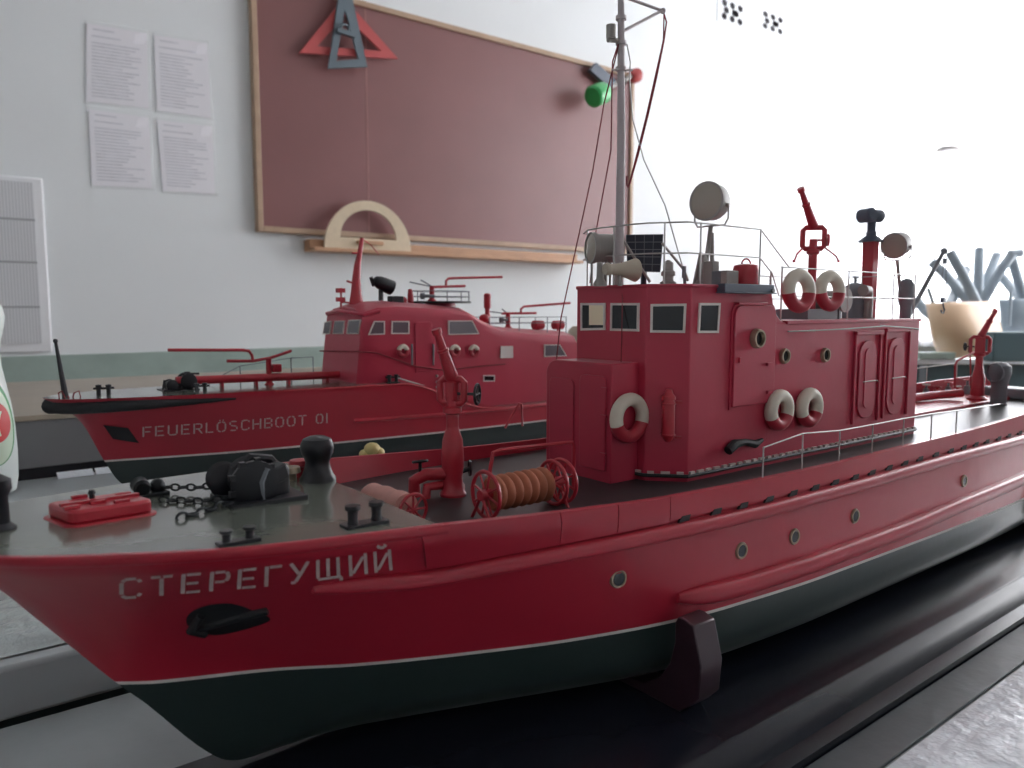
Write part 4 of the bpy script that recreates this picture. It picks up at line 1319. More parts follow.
# aft searchlight on a bent wire yoke, and cowl vent
sa = at(889, 249, Y=.372)
searchlight(at(893.5, 246, Y=.366), (-.93, -.05, -.20), .0120, .020, Vector((at(904, 300, Y=.366).x, .366, RR)), body='grey')
cw = at(905, 318, Y=.36); cw.z = RR
cwh = at(906, 278, Y=.36).z - RR
place('cowl_vent', MB().lathe(cw, (0, 0, 1), [(.0055, 0), (.0055, .012), (.0070, .016), (.0076, cwh * .6), (.0070, cwh * .85), (.0045, cwh * .96), (0, cwh)], 22), 'dgrey', S1)
place('signal_wire', MB().tube([at(880, 252, Y=.376), at(912, 257, Y=.376), at(936, 259, Y=.376)], .0005, 5), 'steel', S1)

# ---- boom with tackle and hook behind the house
b0, b1 = Vector((XR + .004, YC, .19)), at(944, 251, Y=YC)
b0 = at(893, 345, Y=YC)
bo_ = place('boom', MB().tube([b0, b1], [.0026, .0022], 10).ball(b1, .0036), 'dgrey', S1)
b0b = Vector((b0.x, b0.y, b0.z))
place('boom_post', MB().tube([Vector((b0.x, b0.y, DZ)), b0b], .003, 10), 'dgrey', bo_)
tk = MB()
for x0, x1 in ((944.5, 939.5), (946, 946)): tk.tube([at(x0, 258, Y=YC), at(x1, 298, Y=YC)], .0005, 5)
place('tackle', tk, 'dgrey', bo_)
bl = MB().obox(at(945, 261, Y=YC), (.0022, 0, 0), (0, .0016, 0), (0, 0, .0030)).obox(at(943, 300, Y=YC), (.0030, 0, 0), (0, .0018, 0), (0, 0, .0026))
place('pulley_block', bl, 'blue', bo_)
place('hook', MB().tube([at(x, y, Y=YC) for x, y in ((943, 303), (943.5, 307), (944.5, 310), (943.5, 313), (941.5, 312.5), (941, 310))], .0009, 6), 'dgrey', bo_)

# ---- deck rail along the near side, stepping up from low end
rb = [(763.5, 448), (803, 433.5), (840, 430), (873, 424), (904, 416.5), (932, 413.5), (957, 409.5), (974, 409), (1004, 402)]
X763 = H1.hit(763, 474).x
rx = []
top_ = []
for px, py in [(763.5, 447.5), (803, 433.5), (840, 430.5), (873, 424.5), (904, 418.5), (932, 413.8), (957, 410.5), (1000, 404)]:
    p = H1.hit(px, py + 26)
    p = H1.side(p.x, H1.zg(p.x), -.0014)
    t = at(px, py, Y=p.y); top_.append(t); rx.append((Vector((t.x, p.y, H1.zg(t.x))), t))
railing([top_], [[a, b] for a, b in rx[:7]], r=.0005, rp=.0006)

# ---- foredeck fittings
def fdp(px, py, dz=0.0):
    z = .1255
    for _ in range(8):
        p = at(px, py, z=z); z = fz(p.x) + dz
    return at(px, py, z=z)
a, b, c_ = fdp(68, 531), fdp(162, 515), fdp(48, 520)
ex_ = (b - a); Lh = ex_.length; ex_.normalize()
ey_ = Vector((-ex_.y, ex_.x, 0)); Wh = .030
def hatch_out(g, r, n=6):
    pts = []
    for (cx, cy, a0) in ((Lh - r, Wh - r, 0), (r, Wh - r, 90), (r, r, 180), (Lh - r, r, 270)):
        for i in range(n + 1):
            t = math.radians(a0 + 90 * i / n)
            x, y = cx + (r + g) * math.cos(t), cy + (r + g) * math.sin(t)
            pts.append(a + ex_ * x + ey_ * y)
    return pts
hb = MB(); hb.prism([p + Vector((0, 0, -.002)) for p in hatch_out(.0, .006)], (0, 0, .0034))
sk_ = place('skylight_hatch', hb, 'redfit', S1, bevel=.0006)
place('cover', MB().prism([p + Vector((0, 0, .0012)) for p in hatch_out(-.0022, .006)], (0, 0, .0062)), 'redfit', sk_, bevel=.0014)
hd_ = MB()
for fx, fy in ((.12, .25), (.42, .35), (.62, .18), (.80, .65), (.40, .9)):
    p = a + ex_ * Lh * fx + ey_ * Wh * fy + Vector((0, 0, .0074))
    hd_.obox(p + Vector((0, 0, .0006)), ex_ * .0032, ey_ * .0010, (0, 0, .0007))
place('latch', hd_, 'redfit', sk_)
place('rib', MB().obox(a + ex_ * Lh * .5 + ey_ * Wh * .5 + Vector((0, 0, .0078)), ex_ * Lh * .42, ey_ * .0012, (0, 0, .0008)), 'redfit', sk_)
place('knob', MB().lathe(a + ex_ * Lh * .45 + ey_ * Wh * .62 + Vector((0, 0, .0072)), (0, 0, 1), [(.0012, 0), (.0012, .003), (.0018, .0032), (.0012, .0048)], 10), 'black', sk_)

def bollards(px, py, L, h, r, m='black', d=None):
    p = fdp(px, py)
    d = Vector(d).normalized() if d else Vector((1, 0, 0))
    nrm = Vector((-d.y, d.x, 0))
    o = place('bollard', MB().obox(p + Vector((0, 0, .0006)), d * L, nrm * r * 1.5, (0, 0, .0009)), m, S1, bevel=.0004)
    for s_ in (-1, 1):
        place('post', MB().lathe(p + d * L * .55 * s_ + Vector((0, 0, .001)), (0, 0, 1), [(r, 0), (r * .85, h * .3), (r * .9, h * .7), (r * 1.35, h * .8), (r * 1.3, h), (0, h)], 14), m, o)
    return o
bollards(238.5, 543, .0085, .0052, .0020)
bollards(365, 525, .0105, .0088, .0026)
p = fdp(0, 530)
place('fairlead', MB().lathe(p, (0, 0, 1), [(.006, -.001), (.006, .001), (.0038, .003), (.0036, .014), (.0052, .017), (.005, .021), (.002, .023)], 16), 'black', S1)
p = fdp(318, 481)
place('capstan', MB().lathe(p + Vector((0, 0, -.001)), (0, 0, 1), [(.0100, 0), (.0100, .003), (.0086, .005), (.0072, .009), (.0066, .012), (.0078, .0155), (.0088, .017), (.0093, .020), (.0090, .0225), (.0078, .0250), (.0045, .0265), (0, .027)], 28), 'black', S1)
wn = fdp(262, 500)
wl = place('windlass', MB().obox(wn + Vector((0, .004, .0008)), (.019, 0, 0), (0, .017, 0), (0, 0, .0016)), 'black', S1, bevel=.0005)
place('gear_case', MB().obox(wn + Vector((.007, .004, .0085)), (.0065, .002, 0), (-.001, .008, 0), (0, 0, .0075)), 'black', wl, bevel=.002)
place('drum', MB().lathe(wn + Vector((-.006, -.009, .0105)), (0.15, 1, 0), [(.0085, 0), (.0112, .001), (.0112, .004), (.0065, .006), (.0065, .012), (.0095, .015), (.0110, .019), (.0090, .022), (0, .023)], 24), 'black', wl)
rb_ = MB()
for k in range(9):
    t = 2 * math.pi * k / 9
    c0 = wn + Vector((-.006, -.0065, .0105))
    rb_.obox(c0 + Vector((math.cos(t) * .0112, 0, math.sin(t) * .0112)), (.0014, 0, 0), (0, .0016, 0), (0, 0, .0014))
place('gypsy_tooth', rb_, 'black', wl)
place('cover', MB().obox(wn + Vector((.004, -.004, .013)), (.006, .001, .002), (-.001, .005, 0), (-.001, 0, .004)), 'black', wl, bevel=.001)
place('drum', MB().lathe(wn + Vector((-.013, .010, .009)), (0.1, 1, 0), [(.006, 0), (.009, .002), (.006, .006), (.006, .010), (.0085, .013), (0, .014)], 20), 'black', wl)
place('brake_lever', MB().tube([wn + Vector((-.002, -.008, .001)), wn + Vector((-.003, -.0085, .011)), wn + Vector((0, -.008, .0175))], [.0016, .0016, .0022], 8), 'dgrey', wl)
place('guard', MB().tube([wn + Vector((-.012, .004, .016)), wn + Vector((-.004, .004, .0215)), wn + Vector((.006, .004, .0195)), wn + Vector((.012, .004, .012))], .0024, 8), 'black', wl)
ps = fdp(150, 496)
cs_ = place('chain_stopper', MB().obox(ps + Vector((0, 0, .0008)), (.008, .002, 0), (-.001, .005, 0), (0, 0, .0012)), 'chain', S1, bevel=.0005)
place('roller', MB().lathe(ps + Vector((-.004, -.004, .005)), (0, 1, .1), [(.003, 0), (.0042, .001), (.003, .004), (.0042, .008), (.003, .009)], 14).ball(ps + Vector((.004, .001, .0045)), .0038), 'chain', cs_)
def chain(pts, r, name='anchor_chain'):
    P_ = [Vector(p) for p in pts]
    m = MB(); L = sum((b - a).length for a, b in zip(P_, P_[1:])); n = int(L / (r * 2.6))
    def along(s_):
        for a, b in zip(P_, P_[1:]):
            l = (b - a).length
            if s_ <= l: return a + (b - a) * (s_ / l), (b - a).normalized()
            s_ -= l
        return P_[-1], (P_[-1] - P_[-2]).normalized()
    for i in range(n):
        p, d = along((i + .5) * L / n)
        nrm = Vector((0, 0, 1)) if i % 2 else d.cross(Vector((0, 0, 1))).normalized()
        sd = d.cross(nrm).normalized()
        m.tube([p + d * r * 1.55 * math.cos(2 * math.pi * k / 12) + sd * r * math.sin(2 * math.pi * k / 12) for k in range(12)], r * .36, 6, closed=True)
    place(name, m, 'chain', S1)
up_ = lambda px, py, h: fdp(px, py) + Vector((0, 0, h))
chain([up_(156, 493, .003), up_(200, 495, .0040), up_(238, 492, .006)], .0016)
chain([up_(160, 503, .0016), up_(200, 505, .0018), up_(240, 502, .003)], .0016)
chain([up_(177, 521, .0012), up_(205, 514, .0012), up_(232, 506, .002)], .0019)
pm = fdp(291, 481)
place('mushroom_vent', MB().lathe(pm, (0, 0, 1), [(.003, 0), (.003, .004), (.0055, .005), (.005, .008), (0, .009)], 16), 'brass', S1)
place('mushroom_vent', MB().lathe(fdp(300, 477), (0, 0, 1), [(.0035, 0), (.0035, .006), (.006, .007), (.0055, .010), (0, .011)], 16), 'redfit', S1)

# ---- fore well deck: hose reels, water monitor, pipes
def dk_(px, py, h=0): p = at(px, py, z=DZ); return Vector((p.x, p.y, DZ + h))
r0_ = dk_(486, 520)
ry = r0_.y; R_ = .0134; xa, xb = r0_.x, dk_(572, 512).x
zc = DZ + R_ + .0006
reel = place('hose_reel', MB().cyl((xa - .004, ry, zc), (xb + .006, ry, zc), .003, n=14), 'redfit', S1)
hs = MB(); n = 7
prof = []
for i in range(n):
    for k in range(7):
        t = (i + k / 6) / n
        prof.append((.0082 + .0018 * math.sin(math.pi * k / 6), (xb - xa - .008) * t))
hs.lathe((xa + .003, ry, zc), (1, 0, 0), prof, 28)
place('hose', hs, 'hose', reel)
for xx in (xa, xb, xb + .007):
    f_ = MB().torus((xx, ry, zc), (1, 0, 0), R_ - .0009, .0011, 40, 8)
    for k in range(4):
        t = math.pi / 4 * k + .3
        dv = Vector((0, math.cos(t), math.sin(t))) * (R_ - .001)
        f_.tube([Vector((xx, ry, zc)) - dv, Vector((xx, ry, zc)) + dv], .0007, 6)
    place('flange', f_, 'redfit', reel)
for xx in (xa - .003, xb + .004):
    place('stand', MB().tube([(xx, ry - .009, DZ), (xx, ry, zc), (xx, ry + .009, DZ)], .0010, 6), 'redfit', reel)
hr2 = [dk_(489, 505) , at(490, 470, Y=dk_(489, 505).y), at(493, 453, Y=dk_(489, 505).y), at(500, 450, Y=dk_(489, 505).y), at(572, 442, Y=dk_(489, 505).y - .002)]
e2 = Vector((hr2[-1].x, hr2[-1].y, DZ))
place('deck_pipe_rail', MB().tube(hr2 + [hr2[-1] + Vector((.0015, 0, -.002)), Vector((hr2[-1].x + .0015, hr2[-1].y, DZ))], .0012, 8), 'redfit', S1)
cr_ = at(396, 504, z=DZ + .009)
rr_ = place('hose_reel', MB().lathe((cr_.x - .004, cr_.y + .022, cr_.z), (.10, -1, 0), [(.0075, 0), (.0085, .002), (.0080, .008), (.0088, .014), (.0080, .021), (.0086, .028), (.0080, .034), (.004, .035)], 24), 'pinkhose', S1, label='pale pink hose roll')
wc_ = Vector((cr_.x + .001, cr_.y - .0165, cr_.z))
fw_ = MB().torus(wc_, (.10, -1, 0), .0085, .0009, 30, 8)
for k in range(4):
    t = math.pi / 4 * k
    dv = Vector((math.cos(t), .1 * math.cos(t), math.sin(t))) * .0085
    fw_.tube([wc_ - dv, wc_ + dv], .0006, 6)
place('flange', fw_, 'redfit', rr_)
place('stand', MB().tube([(cr_.x - .006, cr_.y - .012, DZ), (cr_.x, cr_.y - .013, cr_.z), (cr_.x + .006, cr_.y - .012, DZ)], .0012, 6), 'redfit', rr_)
place('stand', MB().tube([(cr_.x - .010, cr_.y + .020, DZ), (cr_.x - .004, cr_.y + .020, cr_.z), (cr_.x + .002, cr_.y + .020, DZ)], .0012, 6), 'redfit', rr_)

bz = dk_(453, 496)
yz = at(454, 391, Y=bz.y).z
fm = monitor(bz, yz, .0150, .0072, at(436, 329, Y=bz.y), wheel=(1.5, 1.35), col=.0038)
hb_ = at(453, 425, Y=bz.y).z - DZ
place('pedestal', MB().lathe(bz, (0, 0, 1), [(.0082, 0), (.0082, .002), (.0066, .004), (.0058, .012), (.0068, .018), (.0070, hb_ * .55), (.0062, hb_ * .8), (.0044, hb_ * .92), (.0036, hb_)], 22), 'redfit', fm)
place('yoke_box', MB().obox((bz.x, bz.y, yz), (.0030, .0012, 0), (-.0012, .0030, 0), (0, 0, .0060)), 'redfit', fm, bevel=.001)
pv = MB()
pv.tube([bz + Vector((-.004, .002, .014)), bz + Vector((-.014, .008, .014)), bz + Vector((-.020, .012, .010)), bz + Vector((-.020, .012, 0))], .0040, 12)
pv.tube([bz + Vector((-.004, .004, .007)), bz + Vector((-.016, .004, .007)), bz + Vector((-.017, .004, 0))], .0030, 10)
place('pipework', pv, 'redfit', fm)
place('valve_wheel', MB().torus(bz + Vector((-.017, .010, .022)), (0, .2, 1), .0042, .0009, 18, 6).tube([bz + Vector((-.017, .010, .014)), bz + Vector((-.017, .010, .022))], .0010, 6).obox(bz + Vector((-.017, .010, .022)), (.004, 0, 0), (0, .0007, 0), (0, 0, .0005)), 'black', fm)
place('valve_wheel', MB().torus(bz + Vector((.012, -.001, .016)), (1, -.5, 0), .0044, .0009, 18, 6).tube([bz + Vector((.004, 0, .014)), bz + Vector((.013, -.001, .016))], .0016, 8).obox(bz + Vector((.012, -.001, .016)), (0.0004, .0008, 0), (0, 0, .0044), (.0004, 0, 0)), 'black', fm)
place('valve', MB().lathe(bz + Vector((.010, .010, 0)), (0, 0, 1), [(.0045, 0), (.0045, .004), (.003, .006), (.003, .014), (.0044, .015), (.0044, .018), (0, .019)], 16), 'redfit', S1)
# hoop over the far bulwark
fy = 2 * YC - .283
place('hoop_rail', MB().tube([at(505, 428, Y=fy), at(519, 404, Y=fy), at(521.5, 404, Y=fy), at(522.5, 426, Y=fy)], .0009, 6), 'redfit', S1)

# ---- after deck: pump platform, valves, second monitor, cowl
def fb(px, py, h=0): return dk_(px, py, h)
q0_, q1_ = fb(912, 398), fb(1000, 403)
x0_, x1_ = .82, 1.08
plat = place('pump_platform', MB().box(x0_, x1_, .370, .440, DZ, DZ + .004), 'redfit', S1, bevel=.001)
mb1 = Vector((at(977, 397, Y=YC + .008).x, YC + .008, DZ + .004))
am_ = monitor(mb1, at(979, 346, Y=YC).z, .021, .0098, at(996, 310, Y=YC), wheel=(-1.2, 1), col=.0042)
place('pedestal', MB().lathe(mb1, (0, 0, 1), [(.011, 0), (.011, .002), (.0075, .005), (.0075, .026), (.0055, .034), (.0045, .042)], 20), 'redfit', am_)
place('yoke_box', MB().obox((mb1.x, mb1.y, at(979, 346, Y=YC).z), (.0050, .002, 0), (-.002, .0050, 0), (0, 0, .0095)), 'redfit', am_, bevel=.001)
place('pipework', MB().tube([at(955, 388, Y=YC), at(955, 366, Y=YC), at(957, 361, Y=YC), at(974, 352, Y=YC)], .0012, 8).tube([at(971, 388, Y=YC), at(970, 346, Y=YC)], .0009, 6), 'redfit', am_)
k_ = 0
for px, py, h, r in ((926, 397, .012, .004), (937, 396, .008, .005), (948, 396, .014, .004), (957, 397, .010, .005), (967, 397, .018, .0045), (975, 396, .012, .004)):
    p = at(px, py - 3, z=DZ + .004)
    m = MB().lathe((p.x, p.y, DZ + .004), (0, 0, 1), [(r * 1.2, 0), (r * 1.2, .001), (r, .002), (r * .8, h * .6), (r * .4, h * .62), (r * .35, h)], 14)
    vo_ = place('valve', m, 'redfit' if k_ % 2 else 'dgrey', S1)
    place('handwheel', MB().torus((p.x, p.y, DZ + .004 + h), (0, 0, 1), .0042, .0008, 18, 6).obox((p.x, p.y, DZ + .004 + h), (.004, 0, 0), (0, .0007, 0), (0, 0, .0005)), 'white' if k_ % 3 == 0 else 'redfit', vo_)
    k_ += 1
place('suction_pipe', MB().tube([(.83, .42, DZ + .009), (.92, .42, DZ + .009), (.98, .41, DZ + .010), (1.0, .395, DZ + .012)], .005, 12), 'redfit', S1)
cb_ = fb(998, 405)
ch_ = at(998, 362, Y=cb_.y).z
cwm = MB()
cc = Vector((cb_.x, cb_.y, DZ))
hh = ch_ - DZ
cwm.lathe(cc, (0, 0, 1), [(.0095, -.0005), (.0095, .002), (.0085, .003), (.0085, hh * .45), (.0105, hh * .62), (.0120, hh * .75), (.0112, hh * .90), (.007, hh * .97), (0, hh)], 24)
cwo = place('cowl_vent', cwm, 'dgrey', S1)
place('mouth', MB().lathe(cc + Vector((-.004, .001, hh * .74)), (-.95, .3, .1), [(.010, 0), (.0112, .006), (.0105, .0065), (.009, .004), (.0, .003)], 24), 'dgrey', cwo)
place('hose_coil', MB().torus((XR + .004, YN + .010, at(917, 402, Y=YN).z), (1, 0, 0), .005, .0025, 24, 8).box(XR - .001, XR + .004, YN + .008, YN + .012, at(917, 402, Y=YN).z - .002, at(917, 402, Y=YN).z + .002), 'redfit', S1)
place('deck_locker', MB().box(1.085, 1.12, .350, .405, DZ, DZ + .014), 'dgrey', S1, bevel=.002)
far_posts = []
fp = [H1.side(X, H1.zg(X), -.0012, 1) for X in (.74, .80, .86, .92, .98, 1.04, 1.10)]
railing([[p + Vector((0, 0, .020)) for p in fp]], [[p, p + Vector((0, 0, .020))] for p in fp], name='railing')
# ------------------------------------------------------------------ smaller fireboat behind
Y2 = .85
H2 = Hull(Y2, .096, .90,
    [(.096, 0), (.099, .012), (.105, .020), (.12, .031), (.15, .042), (.19, .050), (.30, .061), (.45, .067), (.6, .069), (.75, .068), (.9, .058)],
    [(.1466, 0), (.2, .016), (.26, .032), (.355, .047), (.45, .057), (.51, .062), (.66, .066), (.9, .056)],
    [(.096, .1345), (.30, .1335), (.455, .1325), (.475, .128), (.57, .0950), (.61, .0930), (.90, .0940)],
    [(.1466, .0668), (.45, .0678), (.9, .0690)], .036,
    [(.0355, .19), (.036, .178), (.040, .163), (.0668, .1466), (.11, .1266), (.124, .112), (.1345, .096), (.14, .09)], 1.3, (1.6, 2.6, .35))
S2 = thing('fireboat_model', 'smaller red model fireboat with dark bow fender, behind the near boat', 'model ship', (.5, Y2, .036))
hull_parent[H2] = S2
place('hull', H2.shell(80), ['redhull', 'white', 'green'], S2, smooth=60)
place('transom', MB().prism([H2.pt(1, z, s_) for s_, zz in ((-1, (.094, .08, .069, .05, .04)), (1, (.04, .05, .069, .08, .094))) for z in zz], (.001, 0, 0)), 'redhull', S2)
def z2(X): return H2.zg(X) + .0002
place('deck', H2.deck(.0965, .899, z2, -.0003, 70), 'foredeck', S2, label='grey-green deck')
place('bow_fender', MB().tube([H2.side(X, .1265 + .0005 * (X - .1) / .1, .0005, 1) for X in (.26, .22, .18, .15, .125, .112, .106)] + [Vector((.1025, Y2, .1265))] + [H2.side(X, .1265 + .0005 * (X - .1) / .1, .0005) for X in (.106, .112, .125, .15, .18, .22, .26)],
      [.001, .0032, .0052, .0064, .0072, .0075, .0077, .0078, .0077, .0075, .0072, .0064, .0052, .0032, .001], 14), 'rubber', S2, smooth=80)
tabs = [(H2.hit(x, y, .79).x, H2.hit(x, y, .79).z) for x, y in ((354, 421), (446, 414), (540, 405), (620, 398))]
m = MB()
m.tube([H2.side(tabs[0][0] + (tabs[-1][0] - tabs[0][0]) * i / 30, interp(tabs, tabs[0][0] + (tabs[-1][0] - tabs[0][0]) * i / 30), .0006) for i in range(31)], .0022, 8)
place('rubbing_strake', m, 'redhull', S2)
m = MB()
xs_ = [.30 + i * .012 for i in range(48)]
m.tube([H2.side(X, H2.zg(X) - .0012, .0002) for X in xs_], .0013, 6)
place('gunwale', m, 'redfit', S2)
qa = [H2.hit(x, y, .81) for x, y in ((103, 425), (128, 428), (139, 443), (113, 439))]
place('anchor_pocket', MB().grid(lambda u, v: (lambda p: H2.side(p.x, p.z, .0006))(((qa[0]*(1-u) + qa[1]*u)*(1-v) + (qa[3]*(1-u) + qa[2]*u)*v)), 8, 8), 'rubber', S2, fix=False)
LAT = {
 'F': (.58, [((.05, 0), (.05, 1)), ((.15, .95), (.58, .95)), ((.15, .5), (.5, .5))]),
 'E': (.60, CYR['Е'][1]),
 'U': (.66, [((.05, .16), (.05, 1)), ((.61, .16), (.61, 1)), ((.08, .10), (.2, .04)), ((.2, .04), (.46, .04)), ((.46, .04), (.58, .1))]),
 'R': (.62, CYR['Р'][1] + [((.36, .42), (.60, 0))]),
 'L': (.54, [((.05, 0), (.05, 1)), ((.15, .05), (.54, .05))]),
 'O': (.68, [((.05, .22), (.05, .78)), ((.63, .22), (.63, .78)), ((.08, .84), (.2, .95)), ((.48, .95), (.6, .84)), ((.08, .16), (.2, .05)), ((.48, .05), (.6, .16)), ((.2, .96), (.30, .96)), ((.2, .04), (.30, .04)), ((.38, .96), (.48, .96)), ((.38, .04), (.48, .04))]),
 'S': (.60, [((.52, .92), (.14, .95)), ((.06, .86), (.06, .62)), ((.12, .55), (.48, .46)), ((.55, .40), (.55, .14)), ((.48, .05), (.08, .07))]),
 'C': (.64, CYR['С'][1]),
 'H': (.66, [((.05, 0), (.05, 1)), ((.61, 0), (.61, 1)), ((.15, .5), (.51, .5))]),
 'B': (.62, [((.05, 0), (.05, 1)), ((.15, .95), (.48, .95)), ((.15, .5), (.48, .5)), ((.15, .05), (.48, .05)), ((.56, .88), (.56, .58)), ((.57, .42), (.57, .12))]),
 'T': (.66, CYR['Т'][1]),
 '0': (.62, [((.05, .2), (.05, .8)), ((.57, .2), (.57, .8)), ((.08, .84), (.26, .96)), ((.36, .96), (.54, .84)), ((.08, .16), (.26, .04)), ((.36, .04), (.54, .16))]),
 '1': (.14, [((.07, 0), (.07, 1))]),
}
LAT['Ö'] = (LAT['O'][0], LAT['O'][1] + [((.18, 1.14), (.26, 1.14)), ((.42, 1.14), (.50, 1.14))])
letters('FEUERLÖSCHBOOT 01', H2, [(142.5, 427), (142.5, 437), (327.5, 413), (327.5, 423)], LAT, .055, 'ship_name', gap=.24, lift=.0005)

# superstructure lofted along its length
YN2 = .80
st2 = [(.400, .409, .2075), (.408, .4095, .2125), (.43, .43, .2190), (.4575, .4575, .2205), (.52, .52, .2172), (.5564, .5564, .2137), (.568, .568, .2085), (.578, .578, .2030), (.595, .595, .1955), (.6118, .6118, .1892), (.66, .66, .1838), (.7375, .7375, .1796), (.7677, .7400, .1790)]
cs2 = [(-.0500, 0, 0), (-.0500, .5, 0), (-.0490, .90, 0), (-.0478, 1, -.003), (-.0445, 1, .0012), (-.028, 1, .0066), (0, 1, .0085), (.028, 1, .0066), (.0445, 1, .0012), (.0478, 1, -.003), (.0490, .90, 0), (.0500, .5, 0), (.0500, 0, 0)]
m = MB(); vs = []
for xb_, xt_, zt_ in st2:
    zb_ = z2(xb_) - .002
    for y, f, dz in cs2:
        nar = 1 - .06 * max(0, (.412 - xb_) / .012)
        vs.append((xb_ + (xt_ - xb_) * f, Y2 + y * nar, zb_ + (zt_ - zb_) * f + dz))
K = len(cs2); fs = []
for i in range(len(st2) - 1):
    for j in range(K - 1): fs.append((i*K + j, (i+1)*K + j, (i+1)*K + j + 1, i*K + j + 1))
fs += [tuple(range(K)), tuple((len(st2) - 1)*K + j for j in range(K))]
place('cabin', m.add(vs, fs), 'red', S2, smooth=30)
place('roof_brow', MB().tube([(.43, YN2 - .001, .2165), (.411, YN2 + .001, .2120), (.4055, YN2 + .012, .2135), (.403, Y2, .2165), (.4055, 2*Y2 - YN2 - .012, .2135), (.411, 2*Y2 - YN2 - .001, .2120), (.43, 2*Y2 - YN2 + .001, .2165)], .0022, 8), 'red', S2)
PF['side2'] = ((.45, YN2 + .0004, 0), NY)
PF['front2'] = ((.4075, .85, .2), Vector((-1, 0, .11)).normalized())
for px in ([(325, 322), (332, 321), (330, 334), (323, 334.5)], [(335, 321), (345, 320.5), (343.5, 334), (333, 334)], [(349, 320), (361, 319.5), (358.5, 334), (347, 334)]):
    window('front2', px, S2, .0012, .0010, pane='glass2')
for px in ([(374, 321), (384.5, 321), (384.5, 334.5), (368, 335)], [(391.5, 321), (409, 321), (409, 334), (391, 334)], [(448, 320.5), (472, 320.5), (479, 334), (448, 335)], [(544, 344.5), (559.5, 344.5), (566.5, 356), (544, 357)]):
    window('side2', px, S2, .0014, .0012, pane='glass2')
wq = [at(x, y, Y=YN2) for x, y in ((500.5, 346), (512.5, 346), (512.5, 358), (500, 358))]
place('white_panel', MB().prism(wq, (0, -.0014, 0)), 'white', S2, label='small white panel')
wv = window('side2', [(483, 375), (494.5, 375), (494.5, 381.5), (483, 381.5)], S2, .0014, .0012)
for x in (403, 455, 474):
    place('life_ring', MB().torus(at(x, 351, Y=YN2 - .0028), NY, .0056, .0027, 28, 10, split=.2), ['ringw', 'ringr'], S2, smooth=80, label='small red and white life ring')
# cabin door, handrails
d0, d1 = at(415, 345, Y=YN2).x, at(432, 345, Y=YN2).x
place('door', MB().prism([(x, YN2 + .0002, z) for x, z in rounded(d0, d1, at(420, 372, Y=YN2).z, at(420, 322, Y=YN2).z, .004)], (0, -.0012, 0)), 'red', S2, bevel=.0004)
gr_ = MB()
for x in (412, 433.5): gr_.tube([at(x, 344, Y=YN2 - .002), at(x, 365, Y=YN2 - .002)], .0011, 6)
place('grab_bar', gr_, 'dgrey', S2)
place('handrail', MB().tube([at(320, 351, X=.400), at(357, 351.5, Y=YN2 - .002), at(375, 352.5, Y=YN2 - .002), at(415, 366, Y=YN2 - .002), at(443, 370, Y=YN2 - .002), at(505, 364, Y=YN2 - .002)], .0008, 6), 'redwire', S2)
place('handrail', MB().tube([at(398, 378, Y=YN2 - .006), at(441, 391, Y=YN2 - .010)], .0009, 6), 'steel', S2)
lt = MB()
for y in (376, 382, 387): lt.ball(at(437, y, Y=YN2 - .001), .0018)
place('deck_light', lt, 'grey', S2)

# fin mast with small lamps
m = MB()
fin = [((349, 305), (363.5, 304)), ((351, 292), (361.5, 292)), ((352, 280), (360.5, 280)), ((354, 265), (361, 265)), ((357.5, 252), (362.5, 252)), ((360, 238), (364, 238))]
vs = []; fs = []
for (a_, b_) in fin:
    p, q_ = at(*a_, Y=Y2), at(*b_, Y=Y2)
    h = (q_.x - p.x) * .3
    for k in range(12):
        t = 2 * math.pi * k / 12
        vs.append(Vector(((p.x + q_.x) / 2 + (q_.x - p.x) / 2 * math.cos(t), Y2 + h * math.sin(t), (p.z + q_.z) / 2)))
for i in range(len(fin) - 1):
    for k in range(12): fs.append((i*12 + k, i*12 + (k+1) % 12, (i+1)*12 + (k+1) % 12, (i+1)*12 + k))
fs += [tuple(range(12)), tuple(60 + k for k in range(12))]
fo = place('fin_mast', m.add(vs, fs), 'redfit', S2, smooth=80)
place('gaff', MB().tube([at(364, 240, Y=Y2), at(372, 246, Y=Y2), at(379, 255, Y=Y2)], .0006, 6).tube([at(352, 253, Y=Y2), at(358, 253, Y=Y2)], .0014, 6).tube([at(347, 281, Y=Y2), at(353, 283, Y=Y2)], .0014, 6), 'redfit', fo)
lm = MB().tube([at(341, 309, Y=Y2), at(341, 288, Y=Y2)], .0012, 6).tube([at(341, 302, Y=Y2), at(352, 303, Y=Y2)], .0012, 6)
for y in (290.5, 299.5): lm.obox(at(340.5, y, Y=Y2), (.0048, 0, 0), (0, .003, 0), (0, 0, .0026))
place('lamp_post', lm, 'redfit', S2)
# black searchlight and roof gear
sp = at(384, 285, Y=Y2)
so = place('searchlight', MB().lathe(at(374, 280, Y=Y2), at(394, 289, Y=Y2) - at(374, 280, Y=Y2), [(.0035, 0), (.0060, .002), (.0082, .008), (.0090, .018), (.0092, .026), (.0, .0262)], 20), 'black', S2)
place('post', MB().tube([at(381, 288, Y=Y2), Vector((at(381, 303, Y=Y2).x, Y2, .2255))], .0032, 8).tube([at(371, 277, Y=Y2), at(374, 286, Y=Y2)], .0026, 8), 'black', so)
p = at(396, 304, Y=Y2 - .015)
place('roof_box', MB().box(p.x - .009, p.x + .008, Y2 - .021, Y2 - .009, .222, .2345), 'black', S2, bevel=.001)
p = at(411, 306, Y=Y2)
place('horn', MB().lathe((p.x, Y2, .224), (-.05, 0, 1), [(.0042, 0), (.0038, .012), (.0028, .018), (.0020, .020)], 14), 'redfit', S2)
p = at(403.5, 302, Y=Y2)
place('horn', MB().ball((p.x, Y2, .2295), .005), 'redfit', S2)
